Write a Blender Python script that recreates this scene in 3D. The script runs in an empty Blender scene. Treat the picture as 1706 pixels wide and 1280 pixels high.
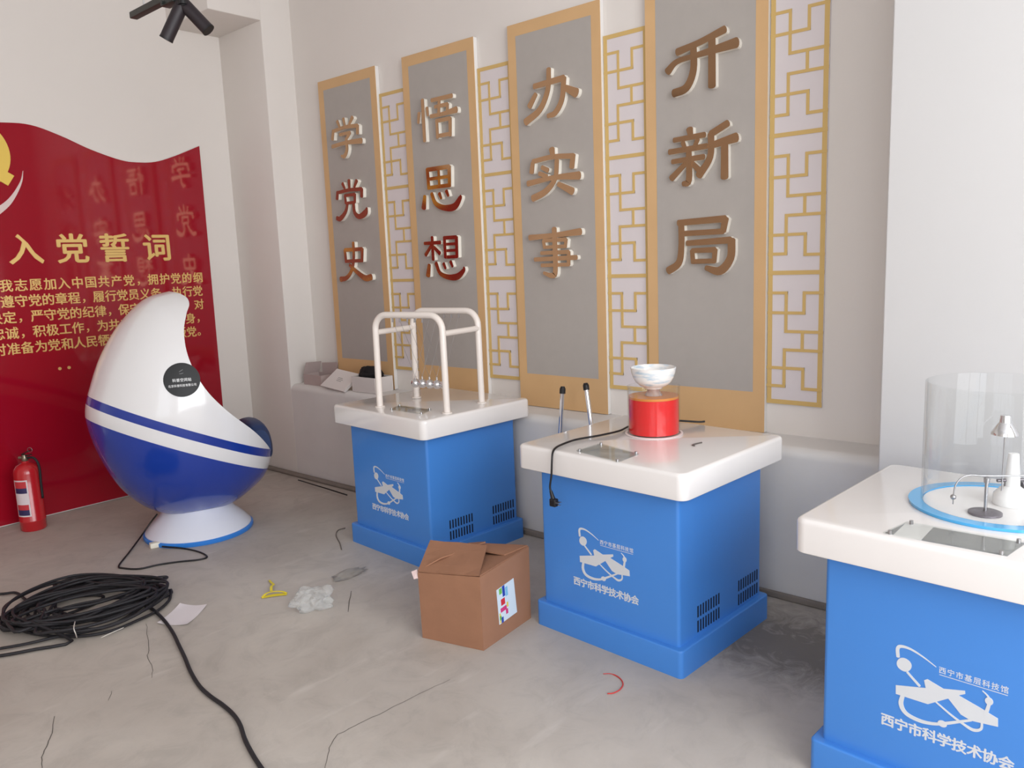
import bpy, bmesh, math, random
from mathutils import Vector, Matrix, noise
random.seed(7)
PI = math.pi
sc = bpy.context.scene
COL = sc.collection

# ------------------------------------------------------------------ camera
F_PX = 1322.064
CAM = Vector((-3.4407, 0.0, 1.5))
YAW, PITCH, ROLL = -0.8491, -0.1546, -0.0391
FW = Vector((-math.sin(YAW) * math.cos(PITCH), math.cos(YAW) * math.cos(PITCH), math.sin(PITCH)))
_r = FW.cross(Vector((0, 0, 1))).normalized()
_u = _r.cross(FW)
RT = _r * math.cos(ROLL) + _u * math.sin(ROLL)
UP = -_r * math.sin(ROLL) + _u * math.cos(ROLL)
cd = bpy.data.cameras.new('camera')
cam = bpy.data.objects.new('camera', cd)
COL.objects.link(cam)
cd.sensor_width = 36.0
cd.lens = F_PX / 1706.0 * 36.0
cd.clip_start = 0.02
cam.matrix_world = Matrix(((RT.x, UP.x, -FW.x, CAM.x), (RT.y, UP.y, -FW.y, CAM.y), (RT.z, UP.z, -FW.z, CAM.z), (0, 0, 0, 1)))
sc.camera = cam

# ------------------------------------------------------------------ light and exposure
sc.view_settings.view_transform = 'Standard'
sc.view_settings.look = 'None'
sc.view_settings.gamma = 1.0
sc.view_settings.use_curve_mapping = False
sc.view_settings.exposure = -0.03
w = bpy.data.worlds.new('daylight')
sc.world = w
w.use_nodes = True
w.node_tree.nodes['Background'].inputs[0].default_value = (0.80, 0.88, 1.0, 1)
w.node_tree.nodes['Background'].inputs[1].default_value = 1.0


def area(name, loc, rot, sx, sy, power, color):
    l = bpy.data.lights.new(name, 'AREA')
    l.shape = 'RECTANGLE'
    l.size, l.size_y = sx, sy
    l.energy = power
    l.color = color
    o = bpy.data.objects.new(name, l)
    o.location = loc
    o.rotation_euler = rot
    COL.objects.link(o)
    return o


# daylight through the two window openings (behind the camera and on the left wall)
area('window_light_back', (-3.0, -2.62, 2.1), (PI / 2, 0, 0), 3.9, 2.9, 222, (0.965, 0.985, 1.0))
area('window_light_left', (-5.62, -0.55, 2.1), (PI / 2, 0, -PI / 2), 2.4, 2.9, 40, (0.965, 0.985, 1.0))


# ------------------------------------------------------------------ pixel rays of the survey
def ray(x, y):
    return FW + RT * ((x - 853) / F_PX) - UP * ((y - 640) / F_PX)


def on(x, y, ax, val):
    d = ray(x, y)
    return CAM + d * ((val - CAM[ax]) / d[ax])


def fl(x, y, z=0.0):
    return on(x, y, 2, z)


# ------------------------------------------------------------------ materials
def lin(c):
    return tuple(((v / 255) / 12.92 if v / 255 <= 0.04045 else ((v / 255 + 0.055) / 1.055) ** 2.4) for v in c)


MATS = {}


def mat(name, rgb, rough=0.5, metal=0.0, coat=0.0, trans=0.0, ior=1.45, var=0.0, vscale=6.0, bump=0.0, bscale=60.0, alpha=1.0, spec=0.5):
    if name in MATS:
        return MATS[name]
    m = bpy.data.materials.new(name)
    m.use_nodes = True
    nt = m.node_tree
    b = nt.nodes['Principled BSDF']
    col = (*lin(rgb), 1)
    b.inputs['Base Color'].default_value = col
    b.inputs['Roughness'].default_value = rough
    b.inputs['Metallic'].default_value = metal
    b.inputs['Coat Weight'].default_value = coat
    b.inputs['Coat Roughness'].default_value = 0.06
    b.inputs['Transmission Weight'].default_value = trans
    b.inputs['IOR'].default_value = ior
    b.inputs['Alpha'].default_value = alpha
    b.inputs['Specular IOR Level'].default_value = spec
    tc = nt.nodes.new('ShaderNodeTexCoord')
    if var > 0:
        n = nt.nodes.new('ShaderNodeTexNoise')
        n.inputs['Scale'].default_value = vscale
        n.inputs['Detail'].default_value = 5
        nt.links.new(tc.outputs['Object'], n.inputs['Vector'])
        mr = nt.nodes.new('ShaderNodeMapRange')
        mr.inputs[1].default_value = 0.3
        mr.inputs[2].default_value = 0.7
        mr.inputs[3].default_value = 1 - var
        mr.inputs[4].default_value = 1 + var
        nt.links.new(n.outputs['Fac'], mr.inputs[0])
        mx = nt.nodes.new('ShaderNodeVectorMath')
        mx.operation = 'SCALE'
        mx.inputs[0].default_value = col[:3]
        nt.links.new(mr.outputs[0], mx.inputs['Scale'])
        nt.links.new(mx.outputs[0], b.inputs['Base Color'])
    if bump > 0:
        n2 = nt.nodes.new('ShaderNodeTexNoise')
        n2.inputs['Scale'].default_value = bscale
        n2.inputs['Detail'].default_value = 4
        nt.links.new(tc.outputs['Object'], n2.inputs['Vector'])
        bp = nt.nodes.new('ShaderNodeBump')
        bp.inputs['Strength'].default_value = bump
        bp.inputs['Distance'].default_value = 0.01
        nt.links.new(n2.outputs['Fac'], bp.inputs['Height'])
        nt.links.new(bp.outputs[0], b.inputs['Normal'])
    MATS[name] = m
    return m


WALL = mat('wall_paint', (230, 223, 217), 0.75, var=0.02, vscale=1.2, bump=0.03, bscale=30)
CEIL = mat('ceiling_paint', (232, 231, 230), 0.9)
WHITE_PVC = mat('white_board', (232, 228, 224), 0.5)
TAN = mat('gold_tan_print', (214, 174, 126), 0.5, var=0.05, vscale=3)
GREYF = mat('grey_print', (176, 169, 163), 0.45, var=0.015, vscale=20)
LATW = mat('lattice_white', (222, 213, 214), 0.5)
LATG = mat('lattice_gold', (212, 178, 112), 0.45)
LETTER_SIDE = mat('letter_acrylic', (245, 238, 226), 0.35)
GOLD = mat('mirror_gold', (190, 152, 118), 0.10, metal=1.0)
RED = mat('red_acrylic', (156, 16, 36), 0.05, coat=0.2)
GOLDT = mat('gold_lettering', (232, 196, 122), 0.35, metal=0.25)
SLAB = mat('white_gelcoat', (236, 231, 228), 0.18, coat=0.5)
BLUE = mat('blue_paint', (70, 136, 216), 0.38, coat=0.15)
PRINT = mat('white_print', (214, 216, 220), 0.5)
DARK = mat('dark_slot', (14, 22, 46), 0.7)
WHITE_STEEL = mat('white_enamel', (236, 226, 218), 0.3, coat=0.3)
CHROME = mat('chrome', (225, 225, 228), 0.08, metal=1.0)
STEEL = mat('brushed_steel', (176, 174, 176), 0.28, metal=1.0)
BLACK = mat('black_plastic', (24, 22, 24), 0.45)
RUBBER = mat('black_rubber', (33, 31, 35), 0.6)
CARD = mat('cardboard', (155, 111, 85), 0.85, var=0.05, vscale=9, bump=0.1, bscale=25)
CARD_IN = mat('cardboard_edge', (200, 160, 122), 0.9)


def clear_sheet(name, tint, sheen=0.6, rough=0.02):
    """thin clear acrylic: straight-through light with a grazing mirror sheen"""
    m = bpy.data.materials.new(name)
    m.use_nodes = True
    nt = m.node_tree
    nt.nodes.remove(nt.nodes['Principled BSDF'])
    tr = nt.nodes.new('ShaderNodeBsdfTransparent')
    tr.inputs[0].default_value = (*tint, 1)
    gl = nt.nodes.new('ShaderNodeBsdfGlossy')
    gl.inputs['Roughness'].default_value = rough
    lw = nt.nodes.new('ShaderNodeLayerWeight')
    lw.inputs['Blend'].default_value = 0.5
    pw = nt.nodes.new('ShaderNodeMath')
    pw.operation = 'POWER'
    pw.inputs[1].default_value = 4.0
    nt.links.new(lw.outputs['Facing'], pw.inputs[0])
    fr = nt.nodes.new('ShaderNodeMapRange')
    fr.inputs[3].default_value = 0.02
    fr.inputs[4].default_value = sheen
    nt.links.new(pw.outputs[0], fr.inputs[0])
    mx = nt.nodes.new('ShaderNodeMixShader')
    nt.links.new(fr.outputs[0], mx.inputs[0])
    nt.links.new(tr.outputs[0], mx.inputs[1])
    nt.links.new(gl.outputs[0], mx.inputs[2])
    nt.links.new(mx.outputs[0], nt.nodes['Material Output'].inputs[0])
    MATS[name] = m
    return m


GLASS = clear_sheet('clear_acrylic', (0.985, 0.99, 0.99))
PLATE = clear_sheet('sign_plate_acrylic', (0.955, 0.97, 0.965), 0.5)
WHITE = mat('white_paper', (226, 218, 220), 0.7)
NAVY = mat('navy_vinyl', (36, 56, 98), 0.45)


def floor_material():
    m = bpy.data.materials.new('concrete_floor')
    m.use_nodes = True
    nt = m.node_tree
    b = nt.nodes['Principled BSDF']
    tc = nt.nodes.new('ShaderNodeTexCoord')

    def nz(scale, detail, rough=0.6, dist=0.0):
        n = nt.nodes.new('ShaderNodeTexNoise')
        n.inputs['Scale'].default_value = scale
        n.inputs['Detail'].default_value = detail
        n.inputs['Roughness'].default_value = rough
        n.inputs['Distortion'].default_value = dist
        nt.links.new(tc.outputs['Object'], n.inputs['Vector'])
        return n
    a = nz(1.1, 6, 0.6, 0.4)
    r = nt.nodes.new('ShaderNodeValToRGB')
    e = r.color_ramp.elements
    e[0].position, e[0].color = 0.28, (*lin((170, 160, 151)), 1)
    e[1].position, e[1].color = 0.72, (*lin((200, 192, 183)), 1)
    nt.links.new(a.outputs['Fac'], r.inputs['Fac'])
    a2 = nz(5.5, 8, 0.7, 1.2)
    r2 = nt.nodes.new('ShaderNodeValToRGB')
    e = r2.color_ramp.elements
    e[0].position, e[0].color = 0.33, (0.80, 0.80, 0.80, 1)
    e[1].position, e[1].color = 0.50, (1, 1, 1, 1)
    x = r2.color_ramp.elements.new(0.72)
    x.color = (1.10, 1.09, 1.08, 1)
    nt.links.new(a2.outputs['Fac'], r2.inputs['Fac'])
    mx = nt.nodes.new('ShaderNodeMix')
    mx.data_type = 'RGBA'
    mx.blend_type = 'MULTIPLY'
    mx.inputs[0].default_value = 0.55
    nt.links.new(r.outputs[0], mx.inputs[6])
    nt.links.new(r2.outputs[0], mx.inputs[7])
    # worn dusty scrape marks
    mp = nt.nodes.new('ShaderNodeMapping')
    mp.inputs['Rotation'].default_value = (0, 0, 0.7)
    mp.inputs['Scale'].default_value = (1.2, 5.0, 1)
    nt.links.new(tc.outputs['Object'], mp.inputs['Vector'])
    n3 = nt.nodes.new('ShaderNodeTexNoise')
    n3.inputs['Scale'].default_value = 2.3
    n3.inputs['Detail'].default_value = 6
    nt.links.new(mp.outputs[0], n3.inputs['Vector'])
    r3 = nt.nodes.new('ShaderNodeValToRGB')
    e = r3.color_ramp.elements
    e[0].position, e[0].color = 0.62, (0, 0, 0, 1)
    e[1].position, e[1].color = 0.74, (1, 1, 1, 1)
    nt.links.new(n3.outputs['Fac'], r3.inputs['Fac'])
    mx2 = nt.nodes.new('ShaderNodeMix')
    mx2.data_type = 'RGBA'
    mx2.inputs[7].default_value = (*lin((206, 198, 190)), 1)
    ml = nt.nodes.new('ShaderNodeMath')
    ml.operation = 'MULTIPLY'
    ml.inputs[1].default_value = 0.5
    nt.links.new(r3.outputs[0], ml.inputs[0])
    nt.links.new(ml.outputs[0], mx2.inputs[0])
    nt.links.new(mx.outputs[2], mx2.inputs[6])
    nt.links.new(mx2.outputs[2], b.inputs['Base Color'])
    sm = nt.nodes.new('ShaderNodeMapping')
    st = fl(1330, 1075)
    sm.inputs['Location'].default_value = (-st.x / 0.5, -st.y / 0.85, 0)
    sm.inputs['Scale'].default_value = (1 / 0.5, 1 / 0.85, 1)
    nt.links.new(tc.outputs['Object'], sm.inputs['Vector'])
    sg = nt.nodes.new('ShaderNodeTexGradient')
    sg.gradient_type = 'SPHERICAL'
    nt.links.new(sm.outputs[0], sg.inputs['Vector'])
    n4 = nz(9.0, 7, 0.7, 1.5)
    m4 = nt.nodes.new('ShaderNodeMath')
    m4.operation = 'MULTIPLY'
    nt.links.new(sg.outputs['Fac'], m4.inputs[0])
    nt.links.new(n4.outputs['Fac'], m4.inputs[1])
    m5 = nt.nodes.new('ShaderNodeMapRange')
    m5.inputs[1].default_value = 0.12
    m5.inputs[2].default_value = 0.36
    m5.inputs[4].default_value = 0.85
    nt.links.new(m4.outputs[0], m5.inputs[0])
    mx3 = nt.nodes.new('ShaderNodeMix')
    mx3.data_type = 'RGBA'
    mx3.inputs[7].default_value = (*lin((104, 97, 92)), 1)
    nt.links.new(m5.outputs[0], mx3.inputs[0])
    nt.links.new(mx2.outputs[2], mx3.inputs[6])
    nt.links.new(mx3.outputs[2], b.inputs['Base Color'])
    b.inputs['Roughness'].default_value = 0.62
    bp = nt.nodes.new('ShaderNodeBump')
    bp.inputs['Strength'].default_value = 0.08
    bp.inputs['Distance'].default_value = 0.01
    nt.links.new(a2.outputs['Fac'], bp.inputs['Height'])
    nt.links.new(bp.outputs[0], b.inputs['Normal'])
    return m


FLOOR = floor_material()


# ------------------------------------------------------------------ mesh helpers
def BM():
    return bmesh.new()


def obj(name, bm, m, parent=None, smooth=False, loc=None, angle=None):
    me = bpy.data.meshes.new(name)
    bmesh.ops.recalc_face_normals(bm, faces=bm.faces)
    if smooth:
        for f in bm.faces:
            f.smooth = True
        if angle:
            ca = math.cos(angle)
            for e in bm.edges:
                if len(e.link_faces) == 2 and e.link_faces[0].normal.dot(e.link_faces[1].normal) < ca:
                    e.smooth = False
    bm.to_mesh(me)
    bm.free()
    for k in (m if isinstance(m, (list, tuple)) else [m]):
        me.materials.append(k)
    o = bpy.data.objects.new(name, me)
    COL.objects.link(o)
    if parent:
        o.parent = parent
    if loc:
        o.location = loc
    return o


def thing(name, label, cat, loc=(0, 0, 0), rz=0.0, group=None):
    o = bpy.data.objects.new(name, None)
    o.empty_display_size = 0.1
    COL.objects.link(o)
    o.location = loc
    o.rotation_euler = (0, 0, rz)
    return tag(o, label, cat, group)


def tag(o, label, cat, group=None, kind=None):
    o['label'] = label
    o['category'] = cat
    if group:
        o['group'] = group
    if kind:
        o['kind'] = kind
    return o


def struct(name, bm, m, parent=None, **k):
    o = obj(name, bm, m, parent, **k)
    if not parent:
        o['kind'] = 'structure'
    return o


def box(bm, a, b, bev=0.0, mi=0):
    x0, y0, z0 = a
    x1, y1, z1 = b
    n0 = len(bm.faces)
    v = [bm.verts.new(p) for p in ((x0, y0, z0), (x1, y0, z0), (x1, y1, z0), (x0, y1, z0), (x0, y0, z1), (x1, y0, z1), (x1, y1, z1), (x0, y1, z1))]
    fs = [bm.faces.new([v[i] for i in q]) for q in ((3, 2, 1, 0), (4, 5, 6, 7), (0, 1, 5, 4), (1, 2, 6, 5), (2, 3, 7, 6), (3, 0, 4, 7))]
    for f in fs:
        f.material_index = mi
    if bev:
        es = list({e for f in fs for e in f.edges})
        bmesh.ops.bevel(bm, geom=es, offset=bev, segments=3, profile=0.5, affect='EDGES')
    return fs


def hexa(bm, bot, top):
    v = [bm.verts.new(p) for p in list(bot) + list(top)]
    n = len(bot)
    bm.faces.new(v[:n][::-1])
    bm.faces.new(v[n:])
    for i in range(n):
        j = (i + 1) % n
        bm.faces.new((v[i], v[j], v[n + j], v[n + i]))


def slabq(bm, quad, t):
    """a thin sheet of thickness t built on a quad"""
    q = [Vector(p) for p in quad]
    n = (q[1] - q[0]).cross(q[3] - q[0]).normalized() * t
    hexa(bm, q, [p + n for p in q])


def cyl(bm, p, q, r, r2=None, n=24, cap=True):
    p, q = Vector(p), Vector(q)
    r2 = r if r2 is None else r2
    d = (q - p).normalized()
    a = d.orthogonal().normalized()
    b = d.cross(a)
    A = [bm.verts.new(p + (a * math.cos(t) + b * math.sin(t)) * r) for t in [2 * PI * i / n for i in range(n)]]
    B = [bm.verts.new(q + (a * math.cos(t) + b * math.sin(t)) * r2) for t in [2 * PI * i / n for i in range(n)]]
    for i in range(n):
        j = (i + 1) % n
        bm.faces.new((A[i], A[j], B[j], B[i]))
    if cap:
        bm.faces.new(A[::-1])
        bm.faces.new(B)


def lathe(bm, prof, c=(0, 0, 0), n=48, close=False):
    c = Vector(c)
    rings = []
    for r, z in prof:
        if r < 1e-6:
            rings.append([bm.verts.new(c + Vector((0, 0, z)))])
        else:
            rings.append([bm.verts.new(c + Vector((r * math.cos(2 * PI * i / n), r * math.sin(2 * PI * i / n), z))) for i in range(n)])
    pairs = list(zip(rings, rings[1:])) + ([(rings[-1], rings[0])] if close else [])
    for A, B in pairs:
        for i in range(n):
            j = (i + 1) % n
            f = [A[i % len(A)], A[j % len(A)], B[j % len(B)], B[i % len(B)]]
            g = []
            for v in f:
                if v not in g:
                    g.append(v)
            if len(g) > 2:
                bm.faces.new(g)


def catmull(pts, k=6, closed=False):
    P = [Vector(p) for p in pts]
    n = len(P)
    out = []
    rng = range(n) if closed else range(n - 1)
    for i in rng:
        if closed:
            p0, p1, p2, p3 = P[(i - 1) % n], P[i], P[(i + 1) % n], P[(i + 2) % n]
        else:
            p1, p2 = P[i], P[i + 1]
            p0 = P[i - 1] if i > 0 else p1 * 2 - p2
            p3 = P[i + 2] if i + 2 < n else p2 * 2 - p1
        for j in range(k):
            t = j / k
            out.append(0.5 * ((2 * p1) + (p2 - p0) * t + (2 * p0 - 5 * p1 + 4 * p2 - p3) * t * t + (3 * p1 - p0 - 3 * p2 + p3) * t ** 3))
    if not closed:
        out.append(P[-1])
    return out


def tube(bm, path, r, n=8, closed=False, cap=True):
    P = [Vector(p) for p in path]
    N = len(P)
    rings = []
    a = None
    for i in range(N):
        if closed:
            t = (P[(i + 1) % N] - P[i - 1])
        else:
            t = P[min(i + 1, N - 1)] - P[max(i - 1, 0)]
        t = t.normalized() if t.length > 1e-9 else Vector((0, 0, 1))
        a = (a - t * a.dot(t)) if a is not None else t.orthogonal()
        a = a.normalized() if a.length > 1e-6 else t.orthogonal().normalized()
        b = t.cross(a)
        rr = r(i / max(1, N - 1)) if callable(r) else r
        rings.append([bm.verts.new(P[i] + (a * math.cos(2 * PI * j / n) + b * math.sin(2 * PI * j / n)) * rr) for j in range(n)])
    for i in range(N if closed else N - 1):
        A, B = rings[i], rings[(i + 1) % N]
        for j in range(n):
            k = (j + 1) % n
            bm.faces.new((A[j], A[k], B[k], B[j]))
    if cap and not closed:
        bm.faces.new(rings[0][::-1])
        bm.faces.new(rings[-1])


def rrect(hx, hy, r, n=6):
    out = []
    for cx, cy, a0 in ((hx - r, hy - r, 0), (-hx + r, hy - r, PI / 2), (-hx + r, -hy + r, PI), (hx - r, -hy + r, 1.5 * PI)):
        for i in range(n + 1):
            t = a0 + PI / 2 * i / n
            out.append((cx + r * math.cos(t), cy + r * math.sin(t)))
    return out


def rbox(bm, hx, hy, z0, z1, rc, re_bot=0.0, re_top=0.0):
    """upright box with rounded corners and rounded rims"""
    levels = []
    k = 4
    if re_bot:
        for i in range(k + 1):
            t = PI / 2 * i / k
            levels.append((re_bot * (1 - math.sin(t)), z0 + re_bot * (1 - math.cos(t))))
    else:
        levels.append((0, z0))
    if re_top:
        for i in range(k + 1):
            t = PI / 2 * i / k
            levels.append((re_top * (1 - math.cos(t)), z1 - re_top * (1 - math.sin(t))))
    else:
        levels.append((0, z1))
    rings = []
    for ins, z in levels:
        rings.append([bm.verts.new((x, y, z)) for x, y in rrect(hx - ins, hy - ins, max(rc - ins, 0.001))])
    for A, B in zip(rings, rings[1:]):
        n = len(A)
        for i in range(n):
            j = (i + 1) % n
            bm.faces.new((A[i], A[j], B[j], B[i]))
    bm.faces.new(rings[0][::-1])
    bm.faces.new(rings[-1])


def polyprism(bm, poly, frame, d0, d1):
    """polygon (u,v) lifted by frame (origin, U, V, N) between depths d0..d1"""
    O, U, V, N = frame
    A = [bm.verts.new(O + U * u + V * v + N * d0) for u, v in poly]
    B = [bm.verts.new(O + U * u + V * v + N * d1) for u, v in poly]
    n = len(poly)
    bm.faces.new(A[::-1])
    bm.faces.new(B)
    for i in range(n):
        j = (i + 1) % n
        bm.faces.new((A[i], A[j], B[j], B[i]))


def ribbon(bm, pts, frame, d0, d1, k=5, cap=5):
    """brush stroke: points (u, v, width) smoothed, with rounded ends"""
    C = catmull([Vector(p) for p in pts], k) if len(pts) > 2 else [Vector(p) for p in pts]
    L, R = [], []
    n = len(C)
    for i in range(n):
        t = Vector((C[min(i + 1, n - 1)][0] - C[max(i - 1, 0)][0], C[min(i + 1, n - 1)][1] - C[max(i - 1, 0)][1])).normalized()
        nn = Vector((-t.y, t.x))
        h = max(C[i][2], 0.0001) / 2
        L.append((C[i][0] + nn.x * h, C[i][1] + nn.y * h))
        R.append((C[i][0] - nn.x * h, C[i][1] - nn.y * h))
        if i == 0:
            t0, h0 = t, h
        if i == n - 1:
            t1, h1 = t, h

    def arc(c, t, h, sgn):
        nn = Vector((-t.y, t.x))
        return [(c[0] + nn.x * h * math.cos(a) * sgn + t.x * h * 0.55 * math.sin(a) * sgn, c[1] + nn.y * h * math.cos(a) * sgn + t.y * h * 0.55 * math.sin(a) * sgn)
                for a in [PI * (j + 1) / (cap + 1) for j in range(cap)]]
    O, U, V, N = frame

    def mk(p, d):
        return bm.verts.new(O + U * p[0] + V * p[1] + N * d)
    e1 = arc(C[-1], t1, h1, 1)
    e0 = arc(C[0], t0, h0, -1)
    # body quads
    for d, flip in ((d1, 0), (d0, 1)):
        vL = [mk(p, d) for p in L]
        vR = [mk(p, d) for p in R]
        for i in range(n - 1):
            bm.faces.new((vR[i], vR[i + 1], vL[i + 1], vL[i]))
        bm.faces.new([vL[-1]] + [mk(p, d) for p in e1] + [vR[-1]])
        bm.faces.new([vR[0]] + [mk(p, d) for p in e0] + [vL[0]])
    rim = L + e1 + R[::-1] + e0
    a = [mk(p, d0) for p in rim]
    b = [mk(p, d1) for p in rim]
    m = len(rim)
    for i in range(m):
        j = (i + 1) % m
        bm.faces.new((a[i], a[j], b[j], b[i]))


TXT = {}
EM, EMY = 0.93, 0.377


def text_bm(bm, s, frame, box_, d, bold=0.0):
    """one character of lettering, its em square set into box_ = (u0, v0, u1, v1) on a frame, d thick"""
    if s not in TXT:
        c = bpy.data.curves.new('lettering', 'FONT')
        c.body = s
        c.size = 1.0
        c.extrude = 0.5
        c.offset = 0.0
        c.resolution_u = 3
        o = bpy.data.objects.new('lettering', c)
        COL.objects.link(o)
        dg = bpy.context.evaluated_depsgraph_get()
        dg.update()
        me = bpy.data.meshes.new_from_object(o.evaluated_get(dg))
        TXT[s] = ([v.co.copy() for v in me.vertices], [tuple(p.vertices) for p in me.polygons])
        bpy.data.objects.remove(o)
        bpy.data.curves.remove(c)
        bpy.data.meshes.remove(me)
    vs, fs = TXT[s]
    if not vs:
        return
    x0, x1 = min(v.x for v in vs), max(v.x for v in vs)
    if s not in '，。':
        xc, em = (x0 + x1) / 2, EM
    else:
        xc, em = 0.5 * EM, EM
    O, U, V, N = frame
    u0, v0, u1, v1 = box_
    sx, sy = (u1 - u0) / em, (v1 - v0) / em
    uc, vc = (u0 + u1) / 2, (v0 + v1) / 2
    offs = [(0, 0)] if bold <= 0 else [(bold, 0), (-bold, 0), (0, bold * 0.8), (0, -bold * 0.8)]
    for q, (ox, oy) in enumerate(offs):
        nv = [bm.verts.new(O + U * (uc + (v.x - xc + ox * em) * sx) + V * (vc + (v.y - EMY + oy * em) * sy) + N * ((d * (1 - 0.06 * q)) if v.z > 0 else 0.0)) for v in vs]
        for f in fs:
            try:
                bm.faces.new([nv[i] for i in f])
            except ValueError:
                pass


def blob(bm, c, r, seed, amp=0.3, freq=3.0, sub=3, flat=None, fine=0.5):
    res = bmesh.ops.create_icosphere(bm, subdivisions=sub, radius=1.0)
    for v in res['verts']:
        d = v.co.normalized()
        k = 1 + amp * noise.noise(d * freq + Vector((seed, seed * 2, 0))) + amp * fine * noise.noise(d * freq * 2.7 + Vector((0, seed, 5)))
        v.co = Vector((d.x * r[0] * k, d.y * r[1] * k, d.z * r[2] * k)) + Vector(c)
        if flat is not None and v.co.z < flat:
            v.co.z = flat


# ================================================================== ROOM
XR, XL, YB, YF, ZC = 0.0, -5.5, -2.5, 5.5046, 3.75
LED, ZL = -0.234, 0.675           # ledge front plane, ledge height
YC, ZB = 4.952, 3.165             # column face, beam underside
bm = BM()
box(bm, (XL - 0.2, YB - 0.2, -0.2), (0.3, YF + 0.2, 0.0))


def crack_or_shadow(bm, px, wd=0.0022):
    P = [fl(*q) for q in px]
    Q = []
    for a, b in zip(P, P[1:]):
        for i in range(4):
            t = i / 4
            j = 0.006 * noise.noise((a + (b - a) * t) * 40)
            dd = (b - a).normalized()
            Q.append(a + (b - a) * t + Vector((-dd.y, dd.x, 0)) * j)
    Q.append(P[-1])
    pv = None
    for i, p in enumerate(Q):
        d = (Q[min(i + 1, len(Q) - 1)] - Q[max(i - 1, 0)]).normalized()
        n = Vector((-d.y, d.x, 0)) * wd * (0.5 + 0.5 * math.sin(PI * min(max(i / (len(Q) - 1), 0.05), 0.95)))
        cur = (bm.verts.new(p + n + Vector((0, 0, 0.0008))), bm.verts.new(p - n + Vector((0, 0, 0.0008))))
        if pv:
            f = bm.faces.new((pv[0], pv[1], cur[1], cur[0]))
            f.material_index = 1
        pv = cur


crack_or_shadow(bm, [(243, 1040), (247, 1062), (249, 1085), (245, 1092), (254, 1115), (253, 1130)], 0.0012)
crack_or_shadow(bm, [(90, 1194), (87, 1222), (79, 1240), (70, 1262), (69, 1285)], 0.0016)
crack_or_shadow(bm, [(750, 1133), (700, 1156), (640, 1186), (600, 1206), (563, 1224), (550, 1242), (545, 1262), (541, 1285)], 0.0012)
crack_or_shadow(bm, [(187, 1152), (180, 1168)], 0.001)
crack_or_shadow(bm, [(586, 985), (580, 1020)], 0.002)  # shadow of a stick, painted on the floor as a dark line
CRK_SHADOW = mat('crack_shadow_line', (92, 86, 80), 0.9)
struct('floor', bm, [FLOOR, CRK_SHADOW])
bm = BM()
box(bm, (XL - 0.2, YB - 0.2, ZC), (0.3, YF + 0.2, ZC + 0.2))
struct('ceiling', bm, CEIL)
bm = BM()
box(bm, (XL - 0.2, YF, 0), (0.3, YF + 0.2, ZC))
struct('wall_far', bm, WALL)
bm = BM()                                                # wall behind the slogan panels
box(bm, (XR, YB, 0), (XR + 0.2, YF, ZC))
struct('wall_right', bm, WALL)
bm = BM()
prof = [(XR + 0.05, -0.05), (LED, -0.05)] + [(LED + 0.045 - 0.045 * math.cos(a), ZL - 0.045 + 0.045 * math.sin(a)) for a in [PI / 2 * i / 8 for i in range(9)]] + [(XR + 0.05, ZL)]
polyprism(bm, prof, (Vector((0, 0.80, 0)), Vector((1, 0, 0)), Vector((0, 0, 1)), Vector((0, 1, 0))), 0.0, YC - 0.80)
struct('trim_1', bm, mat('ledge_paint', (222, 218, 215), 0.8, var=0.05, vscale=2.5, bump=0.04, bscale=18), smooth=True, angle=0.6)
bm = BM()
box(bm, (LED, YC, -0.05), (XR + 0.05, YF + 0.05, ZC + 0.05), 0.006)
struct('trim_2', bm, WALL, smooth=True, angle=0.6)
bm = BM()
box(bm, (-0.614, YC + 0.0005, ZB), (LED + 0.02, YF + 0.05, ZC + 0.05), 0.006)
struct('trim_3', bm, WALL, smooth=True, angle=0.6)
bm = BM()                                                # projecting white pier at the right
box(bm, (-0.45, YB - 0.05, -0.05), (XR + 0.05, 0.864, ZC + 0.05), 0.006)
struct('trim_4', bm, mat('pier_paint', (211, 209, 208), 0.7, var=0.01, vscale=1.0), smooth=True, angle=0.6)
bm = BM()                                                # rough mortar foot of the ledge wall
box(bm, (LED - 0.02, 0.90, 0), (LED + 0.001, 2.2, 0.028), 0.006)
box(bm, (LED - 0.024, 2.2, 0), (LED + 0.001, 4.2, 0.03), 0.006)
box(bm, (LED - 0.045, 4.2, 0), (LED + 0.001, 5.48, 0.022), 0.008)
struct('baseboard_right', bm, mat('mortar', (136, 126, 118), 0.9, var=0.08, vscale=8), smooth=True, angle=0.6)
# back wall and left wall with their window openings
bm = BM()
wx0, wx1, wz0, wz1 = -5.0, -1.0, 0.62, 3.58
box(bm, (XL - 0.2, YB - 0.2, 0), (wx0, YB, ZC))
box(bm, (wx1, YB - 0.2, 0), (0.2, YB, ZC))
box(bm, (wx0, YB - 0.2, 0), (wx1, YB, wz0))
box(bm, (wx0, YB - 0.2, wz1), (wx1, YB, ZC))
struct('wall_back', bm, WALL)
bm = BM()
ly0, ly1, lz0, lz1 = -1.8, 0.7, 0.62, 3.58
box(bm, (XL - 0.2, YB, 0), (XL, ly0, ZC))
box(bm, (XL - 0.2, ly1, 0), (XL, YF, ZC))
box(bm, (XL - 0.2, ly0, 0), (XL, ly1, lz0))
box(bm, (XL - 0.2, ly0, lz1), (XL, ly1, ZC))
struct('wall_left', bm, WALL)
FRAME = mat('window_frame_paint', (225, 226, 228), 0.4)
bm = BM()
for x in (wx0, (wx0 * 2 + wx1) / 3, (wx0 + wx1 * 2) / 3, wx1 - 0.05):
    box(bm, (x, YB - 0.08, wz0), (x + 0.05, YB - 0.03, wz1))
for z in (wz0, wz1 - 0.05):
    box(bm, (wx0, YB - 0.08, z), (wx1, YB - 0.03, z + 0.05))
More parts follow.
